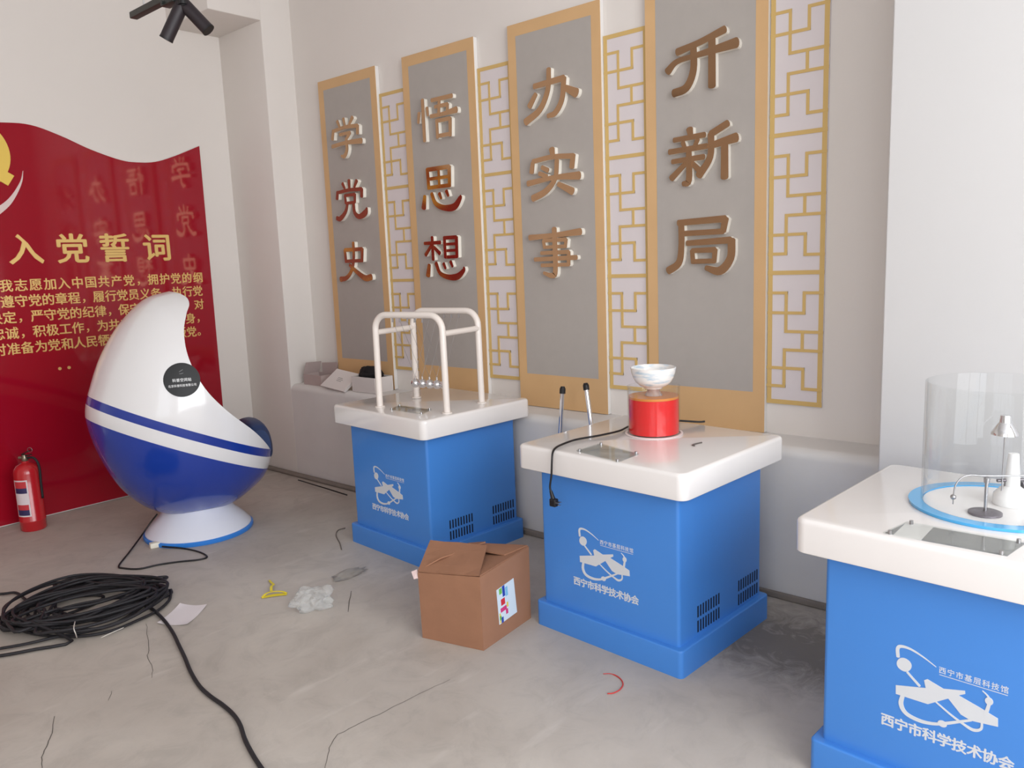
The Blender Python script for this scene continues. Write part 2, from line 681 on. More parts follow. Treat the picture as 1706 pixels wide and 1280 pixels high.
struct('window_1', bm, FRAME)
bm = BM()
for y in (ly0, (ly0 * 2 + ly1) / 3, (ly0 + ly1 * 2) / 3, ly1 - 0.05):
    box(bm, (XL - 0.08, y, lz0), (XL - 0.03, y + 0.05, lz1))
for z in (lz0, lz1 - 0.05):
    box(bm, (XL - 0.08, ly0, z), (XL - 0.03, ly1, z + 0.05))
struct('window_2', bm, FRAME)

# ================================================================== SLOGAN PANELS
WP, GP, Y1, ZT, ZBOT, PT = 0.6025, 0.2519, 4.6463, 2.7397, 0.678, 0.03
GLY = {
 '学': "40,95,9 48,80,7;66,98,9 70,82,7;104,96,10 88,80,6;20,74,9 14,52,10;20,72,8 70,76,8 122,73,9;122,73,10 120,54,10;45,60,7 90,60,8;90,60,8 72,46,8;72,48,9 72,20,10 60,4,10 46,6,5;10,34,9 70,37,9 134,34,13",
 '党': "72,100,10 72,78,8;44,94,9 52,80,7;104,96,10 92,80,7;20,74,9 16,56,10;20,72,8 70,75,8 122,73,9;122,73,10 120,54,10;50,62,7 92,62,8;50,62,8 52,42,8;92,62,9 90,42,8;52,42,7 90,42,7;58,40,9 48,20,10 24,4,12 8,6,10;84,40,9 86,16,10 104,4,12 130,12,15 138,24,5",
 '史': "34,82,9 36,50,9;34,82,9 108,82,9;108,82,10 104,50,9;36,52,8 106,52,8;72,100,9 70,60,9 58,28,10 34,8,11 6,4,13;50,42,8 80,22,11 112,6,14 138,8,15",
 '悟': "16,70,9 12,48,7;30,98,9 30,4,9;44,78,8 46,60,6;60,92,8 128,92,9;86,92,8 82,58,8;70,76,7 112,76,8;112,76,8 110,58,8;54,57,8 96,57,8 140,60,13;74,46,8 74,6,8;74,44,8 118,44,8;118,44,9 116,6,8;74,10,8 116,10,8",
 '思': "34,98,9 36,52,9;34,96,9 108,96,9;108,96,10 106,52,9;36,74,7 106,74,7;72,96,7 72,54,7;36,54,8 106,54,8;20,36,9 14,8,14;44,40,9 56,16,10 84,4,12 118,4,15 138,22,10 140,28,4;70,38,9 76,26,6;94,42,9 100,30,6",
 '想': "10,86,7 66,86,8;38,100,8 38,46,8;36,82,7 12,58,9;42,76,7 62,60,9;80,98,8 80,50,8;80,96,8 120,96,8;120,96,9 119,50,8;80,81,6 119,81,6;80,66,6 119,66,6;80,51,7 119,51,7;22,34,9 16,8,13;46,38,9 58,14,9 84,4,11 116,4,14 138,18,9 140,26,4;72,36,8 78,24,6;96,40,8 102,28,6",
 '办': "30,72,10 108,76,11;108,76,11 102,36,11 84,12,11 64,8,8;70,100,10 66,60,11 44,24,12 4,4,14;34,56,9 16,34,12;112,56,11 138,42,17",
 '实': "72,100,13 74,86,10;20,78,9 16,58,11;20,80,9 72,84,9 126,80,10;126,82,11 122,58,11;44,66,8 60,58,9;36,54,8 56,46,9;4,36,11 74,42,9 140,40,15;84,76,10 78,40,10 52,16,12 16,4,13;86,28,9 122,10,14",
 '事': "4,84,11 70,86,9 140,90,13;72,100,11 72,14,11 62,2,10 40,8,6;42,76,7 102,76,8;42,76,7 44,62,7;102,76,8 100,62,7;42,62,6 102,62,7;34,50,7 108,50,8;108,50,8 107,24,8;16,37,8 128,38,9;34,24,7 108,24,7",
 '开': "26,76,12 70,84,10 118,96,12;6,46,13 26,60,9 70,64,9 140,70,16;58,82,11 58,40,12 44,12,13 18,6,13;94,88,12 94,6,13",
 '新': "50,98,12 52,86,9;18,82,8 80,84,9;36,76,8 40,66,7;66,78,8 60,66,7;8,62,9 84,64,9;48,62,10 48,8,11 36,2,8;14,44,8 78,46,9;44,40,8 12,14,11;54,38,8 72,20,10;124,98,11 92,84,11;92,84,11 90,44,11 68,14,13;92,64,10 140,72,15;118,66,12 118,6,13",
 '局': "26,94,10 120,96,11;120,96,12 116,74,10;34,74,9 116,74,9;32,94,11 32,50,11 26,20,12 4,6,13;44,56,9 130,58,11;132,58,13 130,26,13 110,4,14 82,10,8;54,42,8 100,42,9;54,42,8 56,20,8;100,42,9 98,20,8;54,22,8 98,22,8",
}
ZCH = (2.340, 1.940, 1.532)
PAN = (('学党史', 'farthest from the camera, above the small boxes on the ledge', 'furthest grey and gold slogan panel reading 学党史, above the boxes on the ledge'),
       ('悟思想', '', 'grey and gold slogan panel reading 悟思想, behind the white tube frame'),
       ('办实事', '', 'grey and gold slogan panel reading 办实事, above the two chrome poles'),
       ('开新局', '', 'nearest grey and gold slogan panel reading 开新局, behind the red jar'))
for k, (word, _, lab) in enumerate(PAN):
    yl = Y1 - k * (WP + GP)
    yr = yl - WP
    t = thing('slogan_panel', lab, 'wall panel', (0, (yl + yr) / 2, ZBOT), 0, 'slogan panels on the right wall')
    h, H = WP / 2, ZT - ZBOT
    bm = BM()
    box(bm, (-PT + 0.001, -h, 0), (-0.001, h, H), 0.002)
    obj('backing_board', bm, WHITE_PVC, t)
    fb, ft, fs = 0.185, 0.062, 0.056
    bm = BM()
    for a, b in (((-h, 0), (h, fb)), ((-h, H - ft), (h, H)), ((-h, fb), (-h + fs, H - ft)), ((h - fs, fb), (h, H - ft))):
        box(bm, (-PT - 0.0015, a[0] + 0.0005, a[1]), (-PT + 0.001, b[0] - 0.0005, b[1]))
    o = obj('border', bm, TAN, t)
    o['label'] = 'gold tan printed border'
    bm = BM()
    box(bm, (-PT - 0.001, -h + fs, fb), (-PT + 0.001, h - fs, H - ft))
    o = obj('field', bm, GREYF, t)
    o['label'] = 'grey printed field'
    for ch, zc in zip(word, ZCH):
        U, V, N = Vector((0, -1, 0)), Vector((0, 0, 1)), Vector((-1, 0, 0))
        s = 0.00252
        O = Vector((-PT - 0.001, 72 * s, zc - ZBOT - 50 * s))
        b1, b2 = BM(), BM()
        for i, st in enumerate(GLY[ch].split(';')):
            P = [tuple(float(c) * s for c in q.split(',')) for q in st.split(' ')]
            P = [(u, v, wd * 1.12) for u, v, wd in P]
            ribbon(b1, P, (O, U, V, N), 0.0, 0.026 - 0.0002 * i)
            ribbon(b2, P, (O, U, V, N), 0.0262 - 0.0002 * i, 0.0285 - 0.0002 * i)
        c_ = obj('raised_character', b1, LETTER_SIDE, t)
        f_ = obj('mirror_face', b2, GOLD, c_)
        f_['label'] = 'rose gold mirror face'

# ================================================================== LATTICES
ZL0, ZLT = 0.815, 2.570
names = ['pale gold lattice panel between the slogans 学党史 and 悟思想', 'pale gold lattice panel between the slogans 悟思想 and 办实事',
         'pale gold lattice panel between the slogans 办实事 and 开新局', 'pale gold lattice panel right of 开新局, nearest the white pier']
for k in range(4):
    ya = Y1 - k * (WP + GP) - WP
    yb = ya - GP
    t = thing('lattice_panel', names[k], 'lattice', (0, (ya + yb) / 2, ZL0), 0, 'gold lattices between the slogan panels')
    h = GP / 2 - 0.002
    H = ZLT - ZL0
    bm = BM()
    box(bm, (-0.010, -h, 0), (-0.001, h, H))
    obj('backing_board', bm, LATW, t)
    bm = BM()
    tw = 0.020
    nb = [0]

    def bar(u0, v0, u1, v1, w_=0.013):
        """u from 0 (left) to 1 (right), v metres"""
        ya_, yb_ = h - u0 * 2 * h, h - u1 * 2 * h
        y0_, y1_ = min(ya_, yb_), max(ya_, yb_)
        z0_, z1_ = min(v0, v1), max(v0, v1)
        nb[0] += 1
        box(bm, (-0.0118 - 0.00006 * nb[0], max(y0_ - w_ / 2, -h), max(z0_ - w_ / 2, 0)), (-0.0095, min(y1_ + w_ / 2, h), min(z1_ + w_ / 2, H)))
    bar(0.03, 0.01, 0.97, 0.01, tw)
    bar(0.03, H - 0.01, 0.97, H - 0.01, tw)
    bar(0.045, 0, 0.045, H, tw)
    bar(0.955, 0, 0.955, H, tw)
    UH = H / 3
    for i in range(3):
        zt = H - i * UH
        if i:
            bar(0, zt, 1, zt, 0.018)

        def B(u0, v0, u1, v1):
            bar(u0, zt - v0 * UH, u1, zt - v1 * UH)
        B(0, .15, .34, .15)
        B(.34, .15, .34, .44)
        B(.34, .44, 1, .44)
        B(0, .30, .66, .30)
        B(.66, .15, .66, .30)
        B(.66, .15, 1, .15)
        B(.64, .44, .64, .58)
        B(.32, .58, 1, .58)
        B(.32, .58, .32, .86)
        B(0, .86, .32, .86)
        B(0, .72, .66, .72)
        B(.66, .72, .66, .87)
        B(.66, .87, 1, .87)
    o = obj('lattice', bm, LATG, t)
    o['label'] = 'gold fretwork lines'

# ================================================================== RED BANNER BOARD
YBD = YF - 0.028
t = thing('oath_board', 'large glossy red flag-shaped wall board with gold oath text behind the egg chair', 'sign', (-1.75, YF, 0.0))
OFF = Vector((-1.75, YF, 0.0))
topc = catmull([Vector((x, z, 0)) for x, z in ((-3.1, 2.40), (-2.95, 2.33), (-2.75, 2.27), (-2.5, 2.26), (-2.25, 2.32), (-1.95, 2.405), (-1.718, 2.43), (-1.556, 2.431), (-1.393, 2.382), (-1.223, 2.312), (-1.04, 2.258), (-0.921, 2.250), (-0.80, 2.262), (-0.66, 2.310), (-0.473, 2.392))], 5)
outline = [(p.x, p.y) for p in topc] + [(-0.487, 0.004), (-3.1, 0.004)]
FRB = (Vector((0, YBD, 0)) - OFF, Vector((1, 0, 0)), Vector((0, 0, 1)), Vector((0, -1, 0)))
bm = BM()
polyprism(bm, outline, FRB, -0.026, -0.004)
obj('backing_board', bm, WHITE_PVC, t)
bm = BM()
polyprism(bm, [(x * 1.0 + (-0.004 if x > -1 else 0.0), z - 0.004 if z > 1 else z + 0.006) for x, z in outline], FRB, -0.004, 0.0)
o = obj('red_face', bm, RED, t)
o['label'] = 'glossy red acrylic face'
for ch, u in (('入', -1.675), ('党', -1.405), ('誓', -1.141), ('词', -0.862)):
    bm = BM()
    text_bm(bm, ch, FRB, (u - 0.094, 1.592, u + 0.094, 1.774), 0.006, bold=0.022)
    obj('title_character', bm, GOLDT, t)
lines = ('我志愿加入中国共产党，拥护党的纲', '领，遵守党的章程，履行党员义务，执行党', '的决定，严守党的纪律，保守党的秘密，对', '党忠诚，积极工作，为共产主义奋斗终身，', '随时准备为党和人民牺牲一切，永不叛党。')
for i, s in enumerate(lines):
    vc = 1.466 - i * 0.0957
    adv = 0.0813 if i == 0 else 0.0758
    us = -1.806 - (2, 2, 2, 2, 2)[i] * adv if i else -1.806
    us = {0: -1.806, 1: -1.810 - 2 * adv, 2: -1.810 - 2 * adv, 3: -1.808 - 2 * adv, 4: -1.810 - 2 * adv}[i]
    bm = BM()
    for j, ch in enumerate(s):
        u = us + j * adv
        if ch in '，。':
            text_bm(bm, ch, FRB, (u - 0.034, vc - 0.035, u + 0.034, vc + 0.035), 0.003, bold=0.012)
        else:
            text_bm(bm, ch, FRB, (u - 0.0355, vc - 0.0365, u + 0.0355, vc + 0.0365), 0.003, bold=0.016)
    obj('oath_line', bm, GOLDT, t)
for u in (-1.567, -1.512):
    bm = BM()
    cyl(bm, FRB[0] + Vector((u, 0, 0.930)), FRB[0] + Vector((u, -0.003, 0.930)), 0.010)
    obj('signature_dot', bm, GOLDT, t)
# emblem: sickle and hammer, only its right end lies inside the view
bm = BM()
arc_ = [(-1.93 + 0.20 * math.cos(a), 2.245 + 0.19 * math.sin(a), 0.02 + 0.06 * math.sin(PI * min(1, (a + 2.3) / 4.3) ** 0.8)) for a in [-2.3 + 4.3 * i / 14 for i in range(15)]]
ribbon(bm, arc_, FRB, 0.0, 0.008, k=3)
polyprism(bm, [(-2.12, 2.30), (-2.08, 2.36), (-1.90, 2.25), (-1.685, 2.118), (-1.725, 2.058), (-1.93, 2.19)], FRB, 0.0, 0.010)
polyprism(bm, [(-2.16, 2.25), (-2.05, 2.40), (-1.98, 2.35), (-2.09, 2.20)], FRB, 0.0, 0.012)
o = obj('emblem', bm, mat('emblem_gold', (232, 198, 96), 0.3, metal=0.4), t)
o['label'] = 'gold crossed emblem'
bm = BM()
ribbon(bm, [(-1.632, 2.150, 0.002), (-1.650, 2.085, 0.010), (-1.70, 2.00, 0.022), (-1.76, 1.935, 0.034), (-1.86, 1.87, 0.045), (-2.0, 1.83, 0.05), (-2.2, 1.86, 0.02)], FRB, 0.0, 0.004)
o = obj('swoosh', bm, mat('swoosh_white', (226, 205, 200), 0.5), t)
o['label'] = 'pale curved ribbon under the emblem'

# ================================================================== DISPLAY PLINTHS
S, TH, HT, BODY, BASE, HB, AR = 0.7365, 0.096, 0.7689, 0.6041, 0.654, 0.1042, 0.0468
hxS, hyS = S / 2, (S + AR) / 2
hxB, hyB = BODY / 2, (BODY + AR) / 2
hxP, hyP = BASE / 2, (BASE + AR) / 2
SMALL_FR = None


def make_plinth(label, loc, rz):
    t = thing('display_plinth', label, 'exhibit stand', loc, rz, 'blue display plinths along the wall')
    bm = BM()
    rbox(bm, hxP, hyP, 0, HB, 0.018, 0, 0.006)
    obj('base', bm, BLUE, t, True, angle=0.5)
    bm = BM()
    rbox(bm, hxB, hyB, HB - 0.001, HT - TH + 0.001, 0.014)
    bd = obj('cabinet_body', bm, BLUE, t, True, angle=0.5)
    bm = BM()
    rbox(bm, hxS, hyS, HT - TH, HT, 0.035, 0.004, 0.014)
    o = obj('table_top', bm, SLAB, t, True, angle=0.7)
    o['label'] = 'thick glossy white top'
    # printed emblem and lettering on the face turned to the room
    FR = (Vector((-hxB, 0, 0)), Vector((0, -1, 0)), Vector((0, 0, 1)), Vector((-1, 0, 0)))
    d0, d1 = -0.0002, 0.0007
    bm = BM()
    ribbon(bm, [(-0.033, 0.4264, 0.002), (-0.0658, 0.4436, 0.004), (-0.0963, 0.4545, 0.006), (-0.1194, 0.4545, 0.008), (-0.1275, 0.445, 0.009), (-0.1258, 0.4229, 0.009)], FR, d0, d1)
    polyprism(bm, [(-0.110 + 0.0185 * math.cos(a) * (1 + .06 * math.sin(2 * a)), 0.4058 + 0.0187 * math.sin(a)) for a in [2 * PI * i / 24 for i in range(24)]], FR, d0, d1 + 0.0001)
    ribbon(bm, [(-0.1016, 0.3877, 0.006), (-0.0702, 0.3600, 0.007)], FR, d0, d1 + 0.0002)
    polyprism(bm, [(-0.1285, 0.3411), (-0.0552, 0.3600), (-0.0600, 0.3800), (-0.0523, 0.3862), (-0.0139, 0.3737), (0.0355, 0.3866), (0.0365, 0.3783), (0.0223, 0.3690), (0.0300, 0.3640), (-0.0033, 0.3500), (-0.0484, 0.3173), (-0.1277, 0.3162)], FR, d0, d1 + 0.0003)
    polyprism(bm, [(-0.0033, 0.3535), (0.0250, 0.3680), (0.0693, 0.3550), (0.1106, 0.3411), (0.1117, 0.3195), (0.0529, 0.3120), (0.0291, 0.3193)], FR, d0, d1 + 0.0004)
    ribbon(bm, [(-0.1106, 0.3180, 0.010), (-0.1137, 0.2918, 0.012), (-0.1, 0.2705, 0.011), (-0.0665, 0.2634, 0.010), (-0.0316, 0.2688, 0.008), (-0.0028, 0.2821, 0.008), (0.0253, 0.2979, 0.007), (0.0528, 0.3134, 0.006)], FR, d0, d1 + 0.0005)
    ribbon(bm, [(-0.0292, 0.3306, 0.004), (0.0057, 0.3099, 0.005), (0.0348, 0.2962, 0.006), (0.0585, 0.2890, 0.008), (0.0754, 0.2988, 0.006), (0.0767, 0.3190, 0.005)], FR, d0, d1 + 0.0006)
    polyprism(bm, [(-0.0123 + 0.011 * math.cos(a), 0.2768 + 0.009 * math.sin(a)) for a in [2 * PI * i / 16 for i in range(16)]], FR, d0, d1 + 0.0007)
    ribbon(bm, [(0.074, 0.4011, 0.002), (0.0858, 0.3918, 0.004), (0.0905, 0.3769, 0.007), (0.0834, 0.3400, 0.009)], FR, d0, d1 + 0.0008)
    polyprism(bm, [(0.0895 + 0.009 * math.cos(a), 0.379 + 0.010 * math.sin(a)) for a in [2 * PI * i / 16 for i in range(16)]], FR, d0, d1 + 0.0009)
    o = obj('printed_emblem', bm, PRINT, bd)
    o['label'] = 'white printed emblem'
    bm = BM()
    for j, ch in enumerate('西宁市科学技术协会'):
        u = -0.1465 + j * 0.0350
        text_bm(bm, ch, FR, (u - 0.0168, 0.2150, u + 0.0168, 0.2490), 0.0007, bold=0.035)
    o = obj('printed_lettering', bm, PRINT, bd)
    o['label'] = 'large white printed Chinese lettering'
    bm = BM()
    for j, ch in enumerate('西宁市基层科技馆'):
        u = -0.0180 + j * 0.0198
        text_bm(bm, ch, FR, (u - 0.0084, 0.4130, u + 0.0084, 0.4310), 0.0006, bold=0.01)
    ribbon(bm, [(-0.0245, 0.4085, 0.0016), (0.128, 0.4085, 0.0016)], FR, d0, 0.0006)
    o = obj('printed_caption', bm, PRINT, bd)
    o['label'] = 'small white printed caption with underline'
    # ventilation slots on the side
    for u0 in (-0.184, 0.117):
        bm = BM()
        for z0, z1 in ((0.118, 0.163), (0.176, 0.220)):
            for i in range(9):
                u = u0 + 0.006 + i * 0.0185
                box(bm, (u - 0.0042, -hyB - 0.0008, z0), (u + 0.0042, -hyB + 0.001, z1), 0.0)
        o = obj('vent', bm, DARK, bd)
        o['label'] = 'dark ventilation slots'
    return t


PL = []
for (x, y, a), lab in zip(((-0.5836, 3.1025, -0.0675), (-0.7508, 1.6424, -0.059), (-1.0181, 0.4052, -0.0601)),
                          ('blue plinth with white top carrying the white tube frame and steel balls',
                           'blue plinth with white top carrying the red jar and bowl',
                           'blue plinth with white top under the large clear cylinder, at the right edge')):
    PL.append(make_plinth(lab, (x, y, 0), a))


def plaque(q, par):
    """clear sign plate on four small studs, in room coordinates"""
    mw = Matrix.Translation(par.location) @ Matrix.Rotation(par.rotation_euler.z, 4, 'Z')
    inv = mw.inverted()
    Q = [inv @ Vector(p) for p in q]
    bm = BM()
    slabq(bm, [p + Vector((0, 0, 0.004)) for p in Q], 0.004)
    o = obj('sign_plate', bm, PLATE, par)
    o['label'] = 'clear acrylic sign plate'
    c = sum(Q, Vector()) / 4
    for p in Q:
        p = p + (c - p) * 0.1
        bm = BM()
        cyl(bm, (p.x, p.y, HT - 0.0005), (p.x, p.y, HT + 0.010), 0.005, n=12)
        obj('stud', bm, STEEL, o)


plaque([fl(960, 752, HT), fl(1000, 740, HT), fl(1065, 757, HT), fl(1030, 771, HT)], PL[1])
plaque([fl(649, 683, HT), fl(664, 676, HT), fl(719, 683, HT), fl(704, 691, HT)], PL[0])
plaque([(-1.355, 0.585, HT), (-1.235, 0.56, HT), (-1.235, 0.29, HT), (-1.355, 0.31, HT)], PL[2])

# ================================================================== NEWTON'S CRADLE
cA, cB, cD = Vector((-0.856, 3.173)), Vector((-0.741, 2.808)), Vector((-0.500, 2.810))
ax = (cB - cA).normalized()                               # along the frames
a_ang = math.atan2(ax.y, ax.x)
cen = (cA + cD) / 2
cen = Vector((-0.659, 3.017))
t = thing('newtons_cradle', 'white tube double-arch frame hung with five steel balls, on the far blue plinth', 'science exhibit', (cen.x, cen.y, HT), -1.433)
HL, HW, HH = 0.218, 0.148, 0.482      # half length, half spacing, height
TR = 0.0165


def arch(y):
    pts = [(-HL - 0.003, y, 0.004)]
    pts.append((-HL, y, HH - 0.075))
    for i in range(1, 9):
        a = PI - PI / 2 * i / 8
        pts.append((-HL + 0.075 + 0.075 * math.cos(a), y, HH - 0.075 + 0.075 * math.sin(a)))
    for i in range(0, 9):
        a = PI / 2 - PI / 2 * i / 8
        pts.append((HL - 0.075 + 0.075 * math.cos(a), y, HH - 0.075 + 0.075 * math.sin(a)))
    pts.append((HL + 0.003, y, 0.004))
    return pts


for y in (-HW, HW):
    bm = BM()
    tube(bm, arch(y), TR, 14)
    o = obj('arch_tube', bm, WHITE_STEEL, t, True, angle=0.8)
    for x in (-HL - 0.003, HL + 0.003):
        bm = BM()
        lathe(bm, [(0.0, 0.0005), (0.026, 0.0005), (0.026, 0.006), (TR, 0.008), (TR, 0.010), (0.0, 0.010)], (x, y, 0), 20)
        obj('foot_flange', bm, WHITE_STEEL, o, True, angle=0.5)
    for i in range(5):
        x = (i - 2) * 0.0482
        bm = BM()
        cyl(bm, (x, y, HH - TR - 0.020), (x, y, HH - TR + 0.004), 0.006, 0.0045, n=8)
        obj('hook', bm, STEEL, o, True, angle=0.6)
for x in (-HL, HL):
    bm = BM()
    cyl(bm, (x, -HW, HH - 0.090), (x, HW, HH - 0.090), 0.0145, n=14)
    obj('crossbar', bm, WHITE_STEEL, t, True, angle=0.8)
for i in range(5):
    x = (i - 2) * 0.0482
    bm = BM()
    bmesh.ops.create_uvsphere(bm, u_segments=24, v_segments=14, radius=0.0240, matrix=Matrix.Translation((x, 0, 0.112)))
    cyl(bm, (x, 0, 0.134), (x, 0, 0.150), 0.0055, n=10)
    b = obj('ball', bm, CHROME, t, True, angle=0.8)
    bm = BM()
    for y in (-HW, HW):
        cyl(bm, (x, 0, 0.149), (x, y, HH - TR - 0.014), 0.0009, n=5)
    obj('string', bm, STEEL, b)

# ================================================================== JAR, BOWL, CORD on the middle plinth
JX, JY, JR = -0.642, 1.690, 0.107
t = thing('liquid_jar', 'clear round jar half filled with bright red liquid on the middle plinth', 'jar', (JX, JY, HT))
bm = BM()
lathe(bm, [(JR, 0.001), (JR, 0.197), (JR + 0.0015, 0.200), (JR - 0.0035, 0.200), (JR - 0.004, 0.197), (JR - 0.004, 0.0065), (0.0, 0.0065), (0.0, 0.001)], n=64)
obj('jar_wall', bm, GLASS, t, True, angle=0.6)
bm = BM()
lathe(bm, [(0.0, 0.0075), (JR - 0.0045, 0.0075), (JR - 0.0045, 0.150), (0.0, 0.150)], n=64)
o = obj('liquid', bm, mat('red_liquid', (224, 44, 44), 0.15, trans=0.0, ior=1.33), t, True, angle=0.6)
o['label'] = 'opaque red liquid'
bm = BM()
lathe(bm, [(0.0, 0.1505), (JR - 0.0045, 0.1505), (JR - 0.0045, 0.160), (0.0, 0.160)], n=64)
o = obj('surface_layer', bm, mat('amber_liquid', (236, 150, 72), 0.1, trans=0.2, ior=1.33), t, True, angle=0.6)
o['label'] = 'amber layer floating on the red liquid'
bm = BM()
lathe(bm, [(0.0, 0.1605), (0.036, 0.1605), (0.030, 0.170), (0.026, 0.178), (0.026, 0.1898), (0.0, 0.1898)], n=32)
obj('pedestal', bm, mat('clear_pedestal', (236, 214, 206), 0.1, trans=0.7, ior=1.3), t, True, angle=0.6)
bm = BM()
lathe(bm, [(JR + 0.012, 0.0004), (JR + 0.012, 0.003), (JR + 0.002, 0.004), (JR + 0.002, 0.0004)], n=64, close=True)
obj('base_ring', bm, mat('pale_seal', (236, 224, 222), 0.3), t, True, angle=0.6)


def bowl_material():
    m = bpy.data.materials.new('porcelain_blue_wash')
    m.use_nodes = True
    nt = m.node_tree
    b = nt.nodes['Principled BSDF']
    tc = nt.nodes.new('ShaderNodeTexCoord')
    mp = nt.nodes.new('ShaderNodeMapping')
    mp.inputs['Scale'].default_value = (14, 14, 60)
    n = nt.nodes.new('ShaderNodeTexNoise')
    n.inputs['Scale'].default_value = 1.0
    n.inputs['Detail'].default_value = 4
    r = nt.nodes.new('ShaderNodeValToRGB')
    e = r.color_ramp.elements
    e[0].position, e[0].color = 0.50, (*lin((240, 236, 232)), 1)
    e[1].position, e[1].color = 0.66, (*lin((190, 206, 218)), 1)
    nt.links.new(tc.outputs['Object'], mp.inputs[0])
    nt.links.new(mp.outputs[0], n.inputs['Vector'])
    nt.links.new(n.outputs['Fac'], r.inputs[0])
    nt.links.new(r.outputs[0], b.inputs['Base Color'])
    b.inputs['Roughness'].default_value = 0.15
    return m


bm = BM()
lathe(bm, [(0.0, 0.002), (0.030, 0.002), (0.032, 0.0), (0.037, 0.0), (0.039, 0.005), (0.056, 0.012), (0.072, 0.026), (0.082, 0.044), (0.089, 0.066), (0.0925, 0.086), (0.0905, 0.0875),
           (0.085, 0.067), (0.077, 0.046), (0.066, 0.030), (0.048, 0.018), (0.020, 0.011), (0.0, 0.010)], n=64)
bo = obj('bowl', bm, bowl_material(), None, True, loc=(JX, JY, HT + 0.190), angle=0.9)
tag(bo, 'white porcelain bowl with pale blue streaks balanced above the red jar', 'bowl')

t = thing('power_cord', 'black power cord with plug hanging over the edge of the middle plinth', 'cord', (-1.0, 1.85, HT))
o0 = Vector((-1.0, 1.85, HT))
cp = [Vector(p) for p in ((-0.352, 1.61, HT + 0.006), (-0.375, 1.632, HT + 0.006), (-0.43, 1.72, HT + 0.012), (-0.50, 1.80, HT + 0.006), (-0.60, 1.835, HT + 0.006), (-0.70, 1.822, HT + 0.006),
      (-0.812, 1.843, HT + 0.006), (-0.925, 1.880, HT + 0.006), (-1.02, 1.878, HT + 0.006), (-1.085, 1.862, HT + 0.006), (-1.118, 1.850, HT - 0.004), (-1.131, 1.845, HT - 0.035), (-1.133, 1.848, 0.68), (-1.135, 1.855, 0.635), (-1.135, 1.851, 0.612))]
bm = BM()
tube(bm, catmull([p - o0 for p in cp], 7), 0.0042, 8)
obj('cable', bm, BLACK, t, True, angle=1.0)
bm = BM()
cyl(bm, Vector((-1.135, 1.852, 0.618)) - o0, Vector((-1.135, 1.842, 0.588)) - o0, 0.006, 0.009, n=12)
pb = Vector((-1.137, 1.836, 0.572)) - o0
box(bm, pb + Vector((-0.012, -0.014, -0.013)), pb + Vector((0.012, 0.016, 0.018)), 0.005)
pg = obj('plug', bm, BLACK, t, True, angle=0.6)
for dx, dz in ((-0.006, 0.006), (0.006, 0.006), (0.0, -0.004)):
    bm = BM()
    a_ = pb + Vector((dx, -0.013, dz))
    box(bm, a_ + Vector((-0.003, -0.016, -0.0012)), a_ + Vector((0.003, 0.0, 0.0012)))
    obj('pin', bm, STEEL, pg)

bm = BM()
A_, B_ = Vector((-0.752, 1.455, HT + 0.003)), Vector((-0.700, 1.441, HT + 0.003))
tube(bm, catmull([A_ + Vector((-0.010, -0.016, 0)), A_ + Vector((-0.004, -0.003, 0)), A_ + (B_ - A_) * 0.4, B_], 6), 0.0028, 6)
o = obj('hex_key', bm, mat('tarnished_steel', (128, 120, 116), 0.4, metal=0.7), None, True, angle=0.9)
tag(o, 'small bent steel hex key lying on the middle plinth beside the red jar', 'tool')

# ================================================================== BELL-IN-VACUUM EXHIBIT on the near plinth
GX, GY = -0.96, 0.40
t = thing('glass_cylinder', 'large clear cylinder on a blue ring covering small instruments on the right plinth', 'science exhibit', (GX, GY, HT))
bm = BM()
lathe(bm, [(0.222, 0.0005), (0.222, 0.008), (0.186, 0.008), (0.186, 0.0005)], n=96, close=True)
o = obj('base_ring', bm, mat('blue_acrylic', (70, 170, 228), 0.12, coat=0.5), t, True, angle=0.5)
o['label'] = 'sky blue acrylic ring'
bm = BM()
gr = 0.190
lathe(bm, [(gr, 0.009), (gr, 0.349), (gr - 0.0015, 0.351), (gr - 0.004, 0.351), (gr - 0.005, 0.349), (gr - 0.005, 0.009)], n=96, close=True)
obj('cylinder_cover', bm, GLASS, t, True, angle=0.7)
bm = BM()
lathe(bm, [(0.0, 0.0005), (0.184, 0.0005), (0.184, 0.005), (0.0, 0.005)], n=64)
obj('floor_plate', bm, mat('plate_white', (232, 228, 226), 0.25), t, True, angle=0.5)


def gp(X, Y, z):
    return Vector((X - GX, Y - GY, z))


# stand with a round foot and a bent arm
ft = fl(1641, 856, HT + 0.006)
fo = gp(ft.x, ft.y, 0.0)
bm = BM()
lathe(bm, [(0.0, 0.0055), (0.041, 0.0055), (0.041, 0.011), (0.036, 0.013), (0.006, 0.014), (0.0, 0.014)], fo, 40)
st = obj('stand', bm, mat('grey_cast_metal', (122, 116, 122), 0.35, metal=0.6), t, True, angle=0.5)
bm = BM()
cyl(bm, fo + Vector((0, 0, 0.013)), fo + Vector((0, 0, 0.100)), 0.0042, n=12)
lathe(bm, [(0.0, 0.092), (0.007, 0.092), (0.008, 0.106), (0.0, 0.110)], fo, 14)
obj('post', bm, STEEL, st, True, angle=0.6)
sd = Vector((RT.x, RT.y, 0)).normalized()
top = fo + Vector((0, 0, 0.111))
bm = BM()
pth = [top + sd * 0.115 + Vector((0, 0, -0.003)), top, top - sd * 0.045 + Vector((0, 0, 0.004)), top - sd * 0.070 + Vector((0, 0, -0.004)), top - sd * 0.084 + Vector((0, 0, -0.025)), top - sd * 0.088 + Vector((0, 0, -0.055))]
tube(bm, catmull(pth, 6), 0.0020, 7)
arm = obj('bent_arm', bm, STEEL, st, True)
bm = BM()
bmesh.ops.create_uvsphere(bm, u_segments=14, v_segments=10, radius=0.0075, matrix=Matrix.Translation(pth[-1]))
